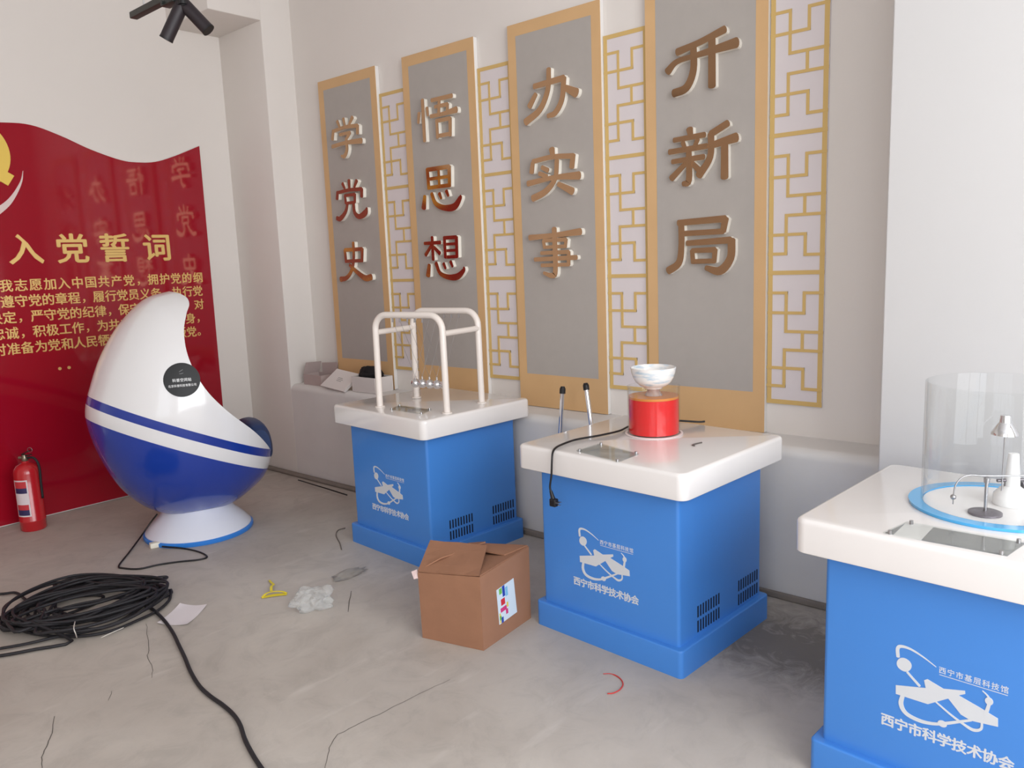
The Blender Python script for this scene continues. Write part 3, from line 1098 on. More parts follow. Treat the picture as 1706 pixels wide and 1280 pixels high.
cyl(bm, pth[-1], pth[-1] + Vector((0, 0, -0.02)), 0.0015, n=6)
obj('knob', bm, STEEL, arm, True, angle=0.8)
# flared metal cup held high on a thin rod
cu = fl(1672, 722, 1.0)
cb = gp(-0.955, 0.392, 0.0)
bm = BM()
lathe(bm, [(0.0, 0.262), (0.013, 0.260), (0.015, 0.240), (0.019, 0.236), (0.033, 0.212), (0.034, 0.206), (0.031, 0.208), (0.015, 0.232), (0.0, 0.236)], cb, 32)
cp_ = obj('metal_cup', bm, CHROME, t, True, angle=0.6)
cp_['label'] = 'flared chrome cup'
bm = BM()
cyl(bm, cb + Vector((0, 0, 0.0052)), cb + Vector((0, 0, 0.238)), 0.0018, n=8)
obj('rod', bm, STEEL, cp_, True, angle=0.8)
# white bell dome and small motor head
db = gp(-0.930, 0.372, 0.0)
bm = BM()
lathe(bm, [(0.0, 0.0055), (0.046, 0.0055), (0.047, 0.018), (0.044, 0.034), (0.030, 0.050), (0.020, 0.058), (0.017, 0.100), (0.013, 0.150), (0.0, 0.152)], db, 36)
o = obj('white_dome', bm, mat('white_dome_plastic', (240, 238, 236), 0.2, coat=0.4), t, True, angle=0.8)
bm = BM()
m0 = db + sd * 0.020 + Vector((0, 0, 0.074))
cyl(bm, m0 - sd * 0.062, m0 + sd * 0.02, 0.0045, n=10)
cyl(bm, m0 + sd * 0.004 + Vector((0, 0, -0.014)), m0 + sd * 0.034 + Vector((0, 0, -0.010)), 0.014, n=16)
cyl(bm, m0 - sd * 0.04, m0 - sd * 0.04 + Vector((0, 0, -0.03)), 0.0015, n=6)
obj('motor_head', bm, mat('dark_motor_metal', (96, 90, 94), 0.3, metal=0.8), t, True, angle=0.6)

# ================================================================== EGG CHAIR
EC = Vector((-1.30, 4.38, 0.0))
EROT = 0.20
en = CAM - EC
en.z = 0
en.normalize()
es = Vector((-en.y, en.x, 0))
if es.dot(RT) < 0:
    es = -es
ERZ = math.atan2(es.y, es.x) + EROT                              # local x = sideways, local y = away from the room
eg = thing('egg_chair', 'white and blue striped egg-shaped pod chair on a round base before the red board', 'chair', EC, ERZ)
# in local axes: +x = es, -y = towards viewer (check handedness)
yl_ = Vector((-math.sin(ERZ), math.cos(ERZ), 0))
SG = 1.0 if yl_.dot(en) > 0 else -1.0                     # sign of local y that faces the room
OUT = [(-0.052, 1.399), (-0.169, 1.362), (-0.303, 1.237), (-0.408, 1.078), (-0.476, 0.918), (-0.516, 0.787), (-0.511, 0.669), (-0.469, 0.509), (-0.396, 0.343), (-0.285, 0.212), (-0.150, 0.137),
       (0.011, 0.111), (0.181, 0.137), (0.325, 0.217), (0.401, 0.289), (0.440, 0.395), (0.462, 0.52), (0.470, 0.68), (0.455, 0.86), (0.42, 1.02), (0.352, 1.19), (0.250, 1.322), (0.13, 1.385), (0.03, 1.404)]
EU, EZ, EW = -0.022, 0.735, 0.43
rad = catmull([Vector((u, z, 0)) for u, z in OUT], 4, closed=True)


def egg_bm(scale, nphi=28):
    bm = BM()
    N = len(rad)
    rows = []
    for i in range(1, nphi):
        ph = -PI / 2 + PI * i / nphi
        c_, s_ = math.cos(ph), math.sin(ph)
        rows.append([bm.verts.new((EU + (p.x - EU) * c_ * scale, s_ * EW * scale, EZ + (p.y - EZ) * c_ * scale)) for p in rad])
    for A, B in zip(rows, rows[1:]):
        for j in range(N):
            k = (j + 1) % N
            bm.faces.new((A[j], A[k], B[k], B[j]))
    a = bm.verts.new((EU, -EW * scale, EZ))
    b = bm.verts.new((EU, EW * scale, EZ))
    for j in range(N):
        k = (j + 1) % N
        bm.faces.new((a, rows[0][k], rows[0][j]))
        bm.faces.new((b, rows[-1][j], rows[-1][k]))
    bmesh.ops.recalc_face_normals(bm, faces=bm.faces)
    return bm


def egg_material():
    m = bpy.data.materials.new('gloss_white_blue_stripes')
    m.use_nodes = True
    nt = m.node_tree
    b = nt.nodes['Principled BSDF']
    tc = nt.nodes.new('ShaderNodeTexCoord')
    dp = nt.nodes.new('ShaderNodeVectorMath')
    dp.operation = 'DOT_PRODUCT'
    dp.inputs[1].default_value = (0.46, 0.0, 1.0)
    nt.links.new(tc.outputs['Object'], dp.inputs[0])
    r = nt.nodes.new('ShaderNodeValToRGB')
    r.color_ramp.interpolation = 'CONSTANT'
    e = r.color_ramp.elements
    wht, blu, nav = (*lin((234, 232, 232)), 1), (*lin((26, 56, 150)), 1), (*lin((26, 60, 156)), 1)
    e[0].position, e[0].color = 0.0, nav
    e[1].position, e[1].color = 0.508, wht
    x = r.color_ramp.elements.new(0.586)
    x.color = blu
    x = r.color_ramp.elements.new(0.640)
    x.color = wht
    nt.links.new(dp.outputs['Value'], r.inputs[0])
    nt.links.new(r.outputs[0], b.inputs['Base Color'])
    b.inputs['Roughness'].default_value = 0.22
    b.inputs['Coat Weight'].default_value = 0.6
    b.inputs['Coat Roughness'].default_value = 0.05
    return m


EGGM = egg_material()
from mathutils.bvhtree import BVHTree
_b = egg_bm(1.0)
EBVH = BVHTree.FromBMesh(_b)
_b.free()
LIN = mat('dark_lining', (30, 38, 58), 0.8)
body = obj('egg_shell', egg_bm(1.0), [EGGM, LIN], eg, True)
inner = obj('cutter', egg_bm(0.91), LIN, eg, True)
CUT = [(-0.10, 1.48), (-0.045, 1.412), (0.004, 1.390), (0.030, 1.364), (0.026, 1.328), (-0.002, 1.285), (-0.037, 1.201), (-0.046, 1.093), (-0.023, 0.982), (0.032, 0.864), (0.133, 0.741), (0.271, 0.609), (0.368, 0.496), (0.447, 0.385), (0.50, 0.30)]
cc = catmull([Vector((u, z, 0)) for u, z in CUT], 5)
bm = BM()
polyprism(bm, [(p.x, p.y) for p in cc] + [(1.0, 0.3), (1.0, 1.60)], (Vector((0, 0, 0)), Vector((1, 0, 0)), Vector((0, 0, 1)), Vector((0, 1, 0))), -0.8, 0.8)
bmesh.ops.recalc_face_normals(bm, faces=bm.faces)
cut = obj('cutter2', bm, EGGM, eg)
for c_ in (inner, cut):
    md = body.modifiers.new('cut', 'BOOLEAN')
    md.operation = 'DIFFERENCE'
    md.solver = 'EXACT'
    md.object = c_
dg = bpy.context.evaluated_depsgraph_get()
dg.update()
me = bpy.data.meshes.new_from_object(body.evaluated_get(dg))
body.modifiers.clear()
body.data = me
me.materials.clear()
me.materials.append(EGGM)
me.materials.append(LIN)
bb = bmesh.new()
bb.from_mesh(me)
for f in bb.faces:
    c_ = f.calc_center_median()
    q = Vector((c_.x - EU, c_.y, c_.z - EZ))
    inside = f.normal.dot(q) < -0.02 and q.length > 0.1
    f.material_index = 1 if inside and f.calc_area() < 0.05 else 0
for e in bb.edges:
    if len(e.link_faces) == 2 and e.link_faces[0].normal.dot(e.link_faces[1].normal) < 0.82:
        e.smooth = False
bb.to_mesh(me)
bb.free()
for c_ in (inner, cut):
    d_ = c_.data
    bpy.data.objects.remove(c_)
    bpy.data.meshes.remove(d_)
body['label'] = 'glossy white shell with two blue bands'
# padded seat rising past the lip
bm = BM()
cush = catmull([Vector((u, z, 0)) for u, z in [(0.385 + (u_ - 0.385) * 0.94, 0.478 + (z_ - 0.495) * 0.95) for u_, z_ in ((0.285, 0.600), (0.312, 0.640), (0.385, 0.640), (0.430, 0.580), (0.448, 0.480), (0.440, 0.405), (0.405, 0.385), (0.33, 0.40), (0.27, 0.48))]], 4, closed=True)
prev = None
rows = []
for i in range(13):
    ph = -PI / 2 + PI * i / 12
    k_ = max(0.25, math.cos(ph)) ** 0.35
    rows.append([bm.verts.new((0.355 + (p.x - 0.355) * k_, math.sin(ph) * 0.17, 0.50 + (p.y - 0.50) * k_)) for p in cush])
for A, B in zip(rows, rows[1:]):
    for j in range(len(A)):
        k_ = (j + 1) % len(A)
        bm.faces.new((A[j], A[k_], B[k_], B[j]))
bm.faces.new(rows[0][::-1])
bm.faces.new(rows[-1])
o = obj('seat_cushion', bm, NAVY, eg, True, angle=1.0)
o['label'] = 'navy vinyl cushion'
# flared base and rim
bm = BM()
lathe(bm, [(0.0, 0.024), (0.292, 0.024), (0.292, 0.030), (0.255, 0.075), (0.215, 0.112), (0.185, 0.150), (0.16, 0.185), (0.0, 0.185)], n=64)
o = obj('base', bm, mat('base_white', (226, 228, 238), 0.3, coat=0.3), eg, True, angle=0.6)
o['label'] = 'flared white base'
bm = BM()
lathe(bm, [(0.0, 0.0005), (0.300, 0.0005), (0.303, 0.006), (0.303, 0.020), (0.297, 0.025), (0.0, 0.025)], n=64)
o = obj('base_rim', bm, mat('rim_blue', (52, 128, 214), 0.35), eg, True, angle=0.6)
o['label'] = 'bright blue rim'
# round black badge on the shell (placed on the ray through its centre in the survey)


def egg_hit(x, y):
    """front surface point of the shell for a survey ray"""
    deps = bpy.context.evaluated_depsgraph_get()
    deps.update()
    mi_ = body.matrix_world.inverted()
    ok, p, n, _ = body.ray_cast(mi_ @ CAM, (mi_.to_3x3() @ ray(x, y)).normalized())
    return ok, p, n


bpy.context.view_layer.update()
ok, hp, hn = egg_hit(303, 633)
if not ok:
    hp, hn = Vector((0, SG * 0.4, 0.93)), Vector((0, SG, 0))
bx_ = Vector((0, 0, 1)).cross(hn).normalized()
by_ = hn.cross(bx_).normalized()


def surf(u, v, lift):
    p = hp + bx_ * u + by_ * v
    q = EBVH.ray_cast(p + hn * 0.2, -hn)[0]
    return (q if q is not None else p) + hn * lift


bm = BM()
RB = 0.0900
ctr = bm.verts.new(surf(0, 0, 0.003))
pr_ = None
rings = []
for r_ in (0.33, 0.66, 1.0):
    rings.append([bm.verts.new(surf(RB * r_ * math.cos(2 * PI * i / 40), RB * r_ * math.sin(2 * PI * i / 40), 0.003)) for i in range(40)])
rings.append([bm.verts.new(surf(RB * math.cos(2 * PI * i / 40), RB * math.sin(2 * PI * i / 40), -0.002)) for i in range(40)])
for i in range(40):
    j = (i + 1) % 40
    bm.faces.new((ctr, rings[0][i], rings[0][j]))
    for A, B in zip(rings, rings[1:]):
        bm.faces.new((A[i], B[i], B[j], A[j]))
bdg = obj('badge', bm, mat('badge_black', (26, 26, 28), 0.5), eg, True, angle=0.6)
bdg['label'] = 'round black badge'
bm = BM()
frB = (Vector((0, 0, 0)), Vector((1, 0, 0)), Vector((0, 1, 0)), Vector((0, 0, 1)))


def badge_text(s, u0, v0, wd, h, bold):
    n = len(s)
    for j, ch in enumerate(s):
        b2 = BM()
        text_bm(b2, ch, frB, (u0 + wd * j / n, v0 + 0.00 * j, u0 + wd * (j + 0.88) / n, v0 + h), 0.001, bold)
        mp_ = {}
        for v in b2.verts:
            mp_[v] = bm.verts.new(surf(v.co.x, v.co.y, 0.0038 + v.co.z * 0.6))
        for f in b2.faces:
            bm.faces.new([mp_[v] for v in f.verts])
        b2.free()


badge_text('科普空间站', -0.046, -0.010, 0.094, 0.018, 0.02)
badge_text('北京科普科技有限公司', -0.068, -0.037, 0.138, 0.014, 0.02)
o = obj('badge_lettering', bm, mat('badge_white', (226, 226, 226), 0.5), bdg)
o['label'] = 'small white lettering'
bm = BM()
for s_, r_ in ((0, 0.013), (1, 0.010)):
    b2 = BM()
    ribbon(b2, [(-0.010, 0.042 - s_ * 0.010, 0.002), (0.0, 0.048 - s_ * 0.016, 0.003), (0.010, 0.053 - s_ * 0.018, 0.002)], frB, 0, 0.001)
    mp_ = {v: bm.verts.new(surf(v.co.x, v.co.y, 0.0038 + v.co.z * 0.5)) for v in b2.verts}
    for f in b2.faces:
        bm.faces.new([mp_[v] for v in f.verts])
    b2.free()
obj('badge_mark', bm, mat('badge_grey', (120, 120, 122), 0.5), bdg)

# cord of the chair with its white adapter
iM = (Matrix.Translation(EC) @ Matrix.Rotation(ERZ, 4, 'Z')).inverted()
pts = [fl(259, 856, 0.14) + Vector((0, -0.02, 0)), fl(250, 872, 0.085), fl(232, 898, 0.02), fl(214, 922, 0.006), fl(198, 943, 0.006), fl(206, 947, 0.006), fl(232, 948, 0.006), fl(265, 941, 0.006), fl(300, 936, 0.006), fl(330, 933, 0.006), fl(345, 928, 0.006), fl(332, 920, 0.006), fl(305, 914, 0.006), fl(270, 911, 0.012)]
bm = BM()
tube(bm, catmull([iM @ p for p in pts], 6), 0.0045, 8)
cb_ = obj('power_cord', bm, BLACK, eg, True)
cb_['label'] = 'thin black power cord'
bm = BM()
p_ = iM @ fl(258, 909, 0.012)
box(bm, p_ + Vector((-0.026, -0.020, -0.0115)), p_ + Vector((0.026, 0.020, 0.018)), 0.005)
o = obj('plug', bm, mat('plug_white', (232, 226, 210), 0.4), cb_, True, angle=0.6)
o['label'] = 'white plug'

# ================================================================== FIRE EXTINGUISHER
ex = fl(57, 881)
t = thing('fire_extinguisher', 'small red fire extinguisher standing against the red board', 'fire extinguisher', ex)
RX = 0.071
bm = BM()
lathe(bm, [(0.0, 0.003), (RX - 0.008, 0.0), (RX, 0.008), (RX, 0.06), (RX + 0.0015, 0.062), (RX, 0.064), (RX, 0.352), (RX * 0.93, 0.378), (RX * 0.72, 0.398), (RX * 0.40, 0.410), (0.020, 0.414), (0.020, 0.424), (0.0, 0.424)], n=48)
cy = obj('cylinder', bm, mat('extinguisher_red', (188, 32, 40), 0.22, coat=0.5), t, True, angle=0.8)
bm = BM()
lathe(bm, [(0.0, 0.4245), (0.017, 0.4245), (0.019, 0.437), (0.014, 0.447), (0.014, 0.462), (0.0, 0.464)], n=20)
vdir = Vector((RT.x, RT.y, 0)).normalized()
cyl(bm, Vector((0, 0, 0.445)), Vector((0, 0, 0.445)) - vdir * 0.034, 0.009, n=12)
vv = obj('valve', bm, mat('valve_brass', (150, 138, 122), 0.3, metal=0.8), t, True, angle=0.6)
bm = BM()
for z0, z1, ln in ((0.462, 0.470, 0.085), (0.448, 0.440, 0.075)):
    a_ = Vector((0, 0, z0)) - vdir * 0.012
    b_ = Vector((0, 0, z1 + 0.018)) + vdir * ln * 0.55
    sn = Vector((-vdir.y, vdir.x, 0)) * 0.010
    hexa(bm, [a_ - sn, a_ + sn, b_ + sn, b_ - sn], [p + Vector((0, 0, 0.006)) for p in (a_ - sn, a_ + sn, b_ + sn, b_ - sn)])
obj('handle', bm, BLACK, vv)
bm = BM()
cR = Vector((0, 0, 0.490)) + vdir * 0.038 - en * 0.0
tube(bm, [cR + vdir * 0.014 * math.cos(a) + Vector((0, 0, 0.014 * math.sin(a))) for a in [2 * PI * i / 20 for i in range(20)]], 0.0016, 6, closed=True)
obj('pull_ring', bm, STEEL, vv, True)
bm = BM()
h0 = Vector((0, 0, 0.44))
tube(bm, catmull([h0 + vdir * 0.010, h0 + vdir * 0.055 + Vector((0, 0, 0.0)), h0 + vdir * 0.080 + Vector((0, 0, -0.05)), h0 + vdir * 0.078 + Vector((0, 0, -0.16)), h0 + vdir * 0.077 + Vector((0, 0, -0.25))], 6), 0.007, 10)
obj('added_hose', bm, RUBBER, t, True)  # added part, placed where only a faint reflection line runs
# label wrapped round the front left of the cylinder
view = math.atan2(CAM.y - ex.y, CAM.x - ex.x)
bm = BM()
LB = [(0.130, 0.148, 2), (0.148, 0.200, 1), (0.200, 0.290, 0), (0.290, 0.325, 2), (0.325, 0.385 - 0.035, 1)]
for z0, z1, mi in [(0.096, 0.104, 0), (0.104, 0.138, 2), (0.138, 0.170, 1), (0.170, 0.240, 0), (0.240, 0.272, 2), (0.272, 0.312, 1), (0.312, 0.320, 0)]:
    for i in range(12):
        a0 = view - 0.05 - 1.25 * i / 12
        a1 = view - 0.05 - 1.25 * (i + 1) / 12
        edge = i in (0, 11)
        f = bm.faces.new([bm.verts.new(((RX + 0.0008) * math.cos(a), (RX + 0.0008) * math.sin(a), z)) for a, z in ((a0, z0), (a1, z0), (a1, z1), (a0, z1))])
        f.material_index = 0 if edge else mi
o = obj('label', bm, [mat('label_white', (226, 214, 216), 0.5), mat('label_red', (200, 60, 66), 0.5), mat('label_navy', (54, 48, 92), 0.5)], cy)
o['label'] = 'white, red and navy sticker'

# ================================================================== COILED CABLE AND LOOSE CABLE
cc0 = fl(150, 1000)
t = thing('coiled_cable', 'big tangled coil of black cable on the floor at the left', 'cable', cc0)
rng = random.Random(3)
tied = []
path = []
NL = 22
for L in range(NL):
    rx = rng.uniform(84, 142)
    ox = rng.uniform(-1, 1) * (146 - rx) * 0.9
    oy = -0.12 * ox + rng.uniform(-9, 9)
    ry = rng.uniform(7, 40)
    tilt = rng.uniform(-0.17, -0.03)
    zz = 0.008 + 0.0028 * L
    for i in range(26):
        a = 2 * PI * i / 26 + 2.6
        x = math.cos(a) * rx * (1 + 0.05 * noise.noise(Vector((L * 3.1, a, 0))))
        y = math.sin(a) * ry * (1 + 0.16 * noise.noise(Vector((L * 1.7, a, 9))))
        if x > 0:                                            # strands gather at the right end
            y = y * (1 - 0.30 * x / rx)
        X = 138 + ox + x * math.cos(tilt) - y * math.sin(tilt)
        Y = 1004 + oy + x * math.sin(tilt) * 1.05 + y * math.cos(tilt) - 0.10 * x
        path.append(fl(X, Y, max(0.008, zz + 0.012 * noise.noise(Vector((L * 2.3, a * 1.5, 4))))))
tail = [fl(120, 1068, 0.010), fl(60, 1082, 0.009), fl(0, 1093, 0.009), fl(-60, 1100, 0.009)]
bm = BM()
tube(bm, catmull([p - cc0 for p in path + tail], 3), 0.0068, 7)
obj('cable', bm, RUBBER, t, True)
for px in ([(285, 983), (282, 1000), (262, 1018), (225, 1036), (190, 1050), (150, 1059), (105, 1061), (60, 1057), (20, 1046), (-20, 1030)],
           [(250, 1000), (222, 1022), (180, 1044), (130, 1056), (92, 1062), (50, 1072), (0, 1081), (-50, 1088)],
           [(170, 972), (162, 961), (140, 960), (112, 966), (90, 975), (104, 979), (135, 978)],
           [(-40, 988), (0, 990), (27, 988), (42, 999), (60, 1008)],
           [(232, 1012), (262, 1000), (284, 990), (283, 984), (262, 985), (240, 990)]):
    bm = BM()
    tube(bm, catmull([fl(*q, 0.011) - cc0 for q in px], 5), 0.0064, 7)
    obj('loose_strand', bm, RUBBER, t, True)
TIE = mat('tie_white', (214, 208, 200), 0.5)
for tp_, r_ in (([(125, 1036, 0.07), (123, 1047, 0.075), (126, 1056, 0.055), (128, 1063, 0.012)], 0.0022), ([(168, 1063, 0.014), (185, 1055, 0.026), (206, 1046, 0.024)], 0.0018)):
    bm = BM()
    tube(bm, catmull([fl(*q) - cc0 for q in tp_], 5), r_, 6)
    o = obj('cable_tie', bm, TIE, t, True)
    o['label'] = 'thin white plastic tie'
px = [(243, 1010), (252, 1014), (262, 1022), (276, 1037), (289, 1056), (298, 1075), (308, 1096), (318, 1120), (332, 1143), (350, 1160), (370, 1174), (388, 1190), (400, 1208), (408, 1232), (420, 1256), (434, 1278), (450, 1300), (480, 1345)]
lo = fl(300, 1075)
bm = BM()
tube(bm, catmull([fl(*q, 0.0125 if i in (2, 3, 4, 5) else 0.0085) - lo for i, q in enumerate(px)], 5), 0.0072, 9)
o = obj('loose_cable', bm, RUBBER, None, True, loc=lo)
tag(o, 'single thick black cable snaking from the coil to the lower edge', 'cable')

# ================================================================== CARDBOARD BOX
bt = [Vector((-1.434, 2.303, 0)), Vector((-1.366, 2.027, 0)), Vector((-1.034, 2.062, 0)), Vector((-1.102, 2.338, 0))]
c0 = sum(bt, Vector()) / 4
c0.z = 0
tp = [Vector((-1.437, 2.306, 0.279)), Vector((-1.368, 2.028, 0.303)), Vector((-1.032, 2.062, 0.316)), Vector((-1.102, 2.340, 0.292))]
t = thing('cardboard_box', 'half-closed brown cardboard box on the floor between the two blue plinths', 'box', c0)
bm = BM()
th = 0.005
cin = lambda p: p + (Vector((c0.x, c0.y, p.z)) - p).normalized() * 0.008
hexa(bm, [p - c0 + Vector((0, 0, 0.0005)) for p in bt], [p - c0 + Vector((0, 0, 0.006)) for p in bt])
for i in range(4):
    j = (i + 1) % 4
    q = [bt[i], bt[j], tp[j], tp[i]]
    A = [p - c0 + Vector((0, 0, 0.001)) for p in (bt[i], bt[j])] + [p - c0 for p in (tp[j], tp[i])]
    B = [cin(p) - c0 + Vector((0, 0, 0.001)) for p in (bt[i], bt[j])] + [cin(p) - c0 for p in (tp[j], tp[i])]
    hexa(bm, A, B)
bx = obj('carton', bm, CARD, t)
e1, e2 = Vector((-1.262, 2.412, 0.336)), Vector((-1.166, 2.172, 0.336))


def flap(a, b, c, d, lab=None):
    bm = BM()
    slabq(bm, [p - c0 for p in (a, b, c, d)], th)
    bmesh.ops.subdivide_edges(bm, edges=bm.edges[:], cuts=3, use_grid_fill=True)
    for v in bm.verts:
        v.co += Vector((0, 0, 1)) * 0.003 * noise.noise(v.co * 14 + Vector((3, 1, 7)))
    return obj('flap', bm, CARD, t)


flap(tp[0] + Vector((0.002, 0, 0.002)), tp[1] + Vector((0.001, 0.004, 0.002)), e2, e1)
flap(tp[1] + Vector((0.006, 0.004, -0.002)), tp[2] + Vector((-0.002, 0.002, -0.002)), Vector((-1.085, 2.215, 0.285)), Vector((-1.325, 2.190, 0.292)))
flap(tp[3] + Vector((0, -0.006, 0.001)), tp[0] + Vector((0.015, 0.0, 0.003)), Vector((-1.35, 2.255, 0.322)), Vector((-1.115, 2.23, 0.322)))
flap(tp[2] + Vector((-0.004, 0.004, 0.001)), tp[3] + Vector((-0.004, -0.004, 0.001)), Vector((-1.20, 2.315, 0.312)), Vector((-1.155, 2.09, 0.309)))
# sticker
ux = (bt[2] - bt[1]).normalized()
nn = ux.cross(Vector((0, 0, 1))).normalized()
uz = ((tp[1] + tp[2]) / 2 - (bt[1] + bt[2]) / 2).normalized()
FRX = (bt[1] - c0 + nn * 0.0012, ux, uz, nn)
bm = BM()
LBX = [(0.108, 0.064), (0.231, 0.069), (0.216, 0.221), (0.098, 0.213)]


def lq(a0, a1, b0, b1):
    def P(a, b):
        lo_ = Vector(LBX[0]) * (1 - a) + Vector(LBX[1]) * a
        hi_ = Vector(LBX[3]) * (1 - a) + Vector(LBX[2]) * a
        r_ = lo_ * (1 - b) + hi_ * b
        return (r_.x, r_.y)
    return [P(a0, b0), P(a1, b0), P(a1, b1), P(a0, b1)]


polyprism(bm, lq(0, 1, 0, 1), FRX, -0.001, 0.001)
o = obj('sticker', bm, mat('sticker_white', (216, 228, 236), 0.4), t)
o['label'] = 'white sticker with a coloured strip'
for nm, rgb, rects in (('blue', (40, 70, 170), [(.30, .44, .70, 1.0), (.12, .24, .0, .16)]), ('pink', (214, 60, 120), [(.12, .46, .30, .42), (.40, .52, .16, .30)]), ('green', (120, 190, 80), [(.12, .28, .82, .98), (.04, .14, .1, .22)]),
                       ('yellow', (234, 206, 60), [(.04, .10, .02, .30), (.48, .56, .34, .48)]), ('red', (214, 50, 56), [(.18, .40, .48, .66)]), ('sky', (130, 190, 224), [(.46, .60, .66, .92)])):
    bm = BM()
    for a0, a1, b0, b1 in rects:
        polyprism(bm, lq(a0, a1, b0, b1), FRX, 0.0009, 0.0014)
    obj('printed_patch', bm, mat('patch_' + nm, rgb, 0.5), o)
# frayed bit of tape at the left corner
bm = BM()
q0 = tp[0] - c0 + Vector((0.010, -0.003, -0.004))
slabq(bm, [q0 + Vector((-0.004, 0.0, -0.02)), q0 + Vector((-0.002, 0.015, 0.012)), q0 + Vector((-0.02, 0.03, 0.004)), q0 + Vector((-0.024, 0.012, -0.022))], 0.0015)
o = obj('tape', bm, mat('tape_pale', (205, 180, 176), 0.4), t)

# ================================================================== FLOOR LITTER
q = [fl(*p, 0.001) for p in ((300, 1008), (345, 1010), (312, 1043), (262, 1041))]
c0 = sum(q, Vector()) / 4
c0.z = 0
bm = BM()
G = 8
vv_ = [[None] * (G + 1) for _ in range(G + 1)]
for i in range(G + 1):
    for j in range(G + 1):
        a, b = i / G, j / G
        p = (q[0] * (1 - a) + q[1] * a) * (1 - b) + (q[3] * (1 - a) + q[2] * a) * b
        vv_[i][j] = p - c0 + Vector((0, 0, 0.001 + 0.006 * max(0, noise.noise(p * 6)) + 0.008 * (abs(a - .5) * abs(b - .5) * 4) ** 2))
for i in range(G):
    for j in range(G):
        slabq(bm, [vv_[i][j], vv_[i + 1][j], vv_[i + 1][j + 1], vv_[i][j + 1]], 0.0006)
o = obj('paper_sheet', bm, WHITE, None, loc=c0)
tag(o, 'flat white paper sheet on the floor beside the cable coil', 'paper')

bm = BM()
c0 = fl(522, 1010)
blob(bm, (0, 0, 0.030), (0.088, 0.078, 0.050), 4.0, 0.5, 1.8, 5, flat=0.0008, fine=0.22)
o = obj('plastic_bag', bm, mat('translucent_film', (236, 238, 236), 0.2, trans=0.5, ior=1.15, alpha=0.5), None, True, loc=c0)
tag(o, 'crumpled clear plastic bag on the floor left of the cardboard box', 'bag')
bm = BM()
c0 = fl(580, 960)
blob(bm, (0, 0, 0.010), (0.085, 0.035, 0.016), 11.0, 0.6, 3.0, 3, flat=0.0006)
o = obj('plastic_scrap', bm, mat('thin_film', (206, 200, 192), 0.3, trans=0.5, ior=1.12, alpha=0.55), None, True, loc=c0)
tag(o, 'small scrap of clear film on the floor before the far blue plinth', 'litter')

# yellow folded strip
c0 = fl(455, 990)
bm = BM()


def strip(px, wd, zs):
    P = [fl(x, y, z) - c0 for (x, y), z in zip(px, zs)]
    P = catmull(P, 4)
    for a, b in zip(P, P[1:]):
        d = (b - a).normalized()
        n = Vector((-d.y, d.x, 0)).normalized() * wd
        slabq(bm, [a - n, b - n, b + n, a + n], 0.001)


strip([(436, 996), (450, 993), (466, 991), (478, 990)], 0.012, (0.003, 0.004, 0.004, 0.003))
strip([(478, 989), (470, 986), (456, 986), (444, 989), (437, 996)], 0.006, (0.004, 0.012, 0.015, 0.012, 0.004))
strip([(452, 985), (452, 978), (456, 974)], 0.006, (0.014, 0.016, 0.014))
strip([(456, 974), (451, 970), (449, 967)], 0.005, (0.014, 0.010, 0.004))
o = obj('yellow_strap', bm, mat('yellow_plastic', (236, 214, 52), 0.4), None, loc=c0)
tag(o, 'short folded yellow plastic strap on the floor', 'litter')

c0 = fl(1025, 1140)
bm = BM()
tube(bm, catmull([fl(*q_, 0.003) - c0 for q_ in ((1005, 1123), (1018, 1123), (1031, 1129), (1038, 1139), (1033, 1149), (1022, 1155), (1012, 1156))], 6), lambda s: 0.0022 if s > 0.2 else 0.0014, 6)
o = obj('red_string', bm, mat('red_thread', (206, 62, 58), 0.6), None, True, loc=c0)
tag(o, 'curved bit of thin red string on the floor before the middle plinth', 'string')

c0 = fl(568, 900)
bm = BM()
tube(bm, catmull([fl(*q_, 0.004) - c0 for q_ in ((575, 880), (563, 884), (560, 893), (566, 905), (569, 916))], 6), 0.0028, 6)
o = obj('grey_wire', bm, mat('wire_grey', (112, 104, 96), 0.6), None, True, loc=c0)
tag(o, 'thin grey wire bent on the floor left of the far blue plinth', 'wire')
c0 = fl(530, 808)
bm = BM()
tube(bm, [fl(497, 800, 0.024) - c0, fl(540, 813, 0.024) - c0, fl(578, 825, 0.024) - c0], 0.0045, 6)
o = obj('dark_gap_line', bm, BLACK, None, True, loc=c0)  # thin dark tube drawn for the gap at the wall foot
tag(o, 'straight dark gap line along the foot of the ledge wall', 'wire')

# ================================================================== CHROME POLES
for (xa, ya), (xb, yb), lab in (((930, 646), (930, 715), 'left of two chrome poles with black tips standing behind the middle plinth'),
                                ((968, 640), (980, 705), 'right, more tilted of two chrome poles behind the middle plinth')):
    A = on(xa, ya, 0, -0.30)
    B = on(xb, yb, 0, -0.30)
    k_ = (A.z - 0.0) / (A.z - B.z)
    Bf = A + (B - A) * k_
    Bf.x = -0.33
    A.x = -0.262
    A2 = CAM + (A - CAM)
    t = thing('chrome_pole', lab, 'pole', (Bf.x, Bf.y, 0), 0, 'chrome poles leaning behind the plinth')
    o0 = Vector((Bf.x, Bf.y, 0))
    tip = A - o0
    bot_ = Vector((0, 0, 0.003))
    d = (tip - bot_).normalized()
    bm = BM()
    cyl(bm, bot_, tip - d * 0.035, 0.0115, n=20)
    obj('tube', bm, CHROME, t, True, angle=0.8)
    bm = BM()
    cyl(bm, tip - d * 0.036, tip - d * 0.012, 0.0155, n=20)
    cyl(bm, tip - d * 0.012, tip, 0.0155, 0.010, n=20)
    obj('tip', bm, BLACK, t, True, angle=0.8)

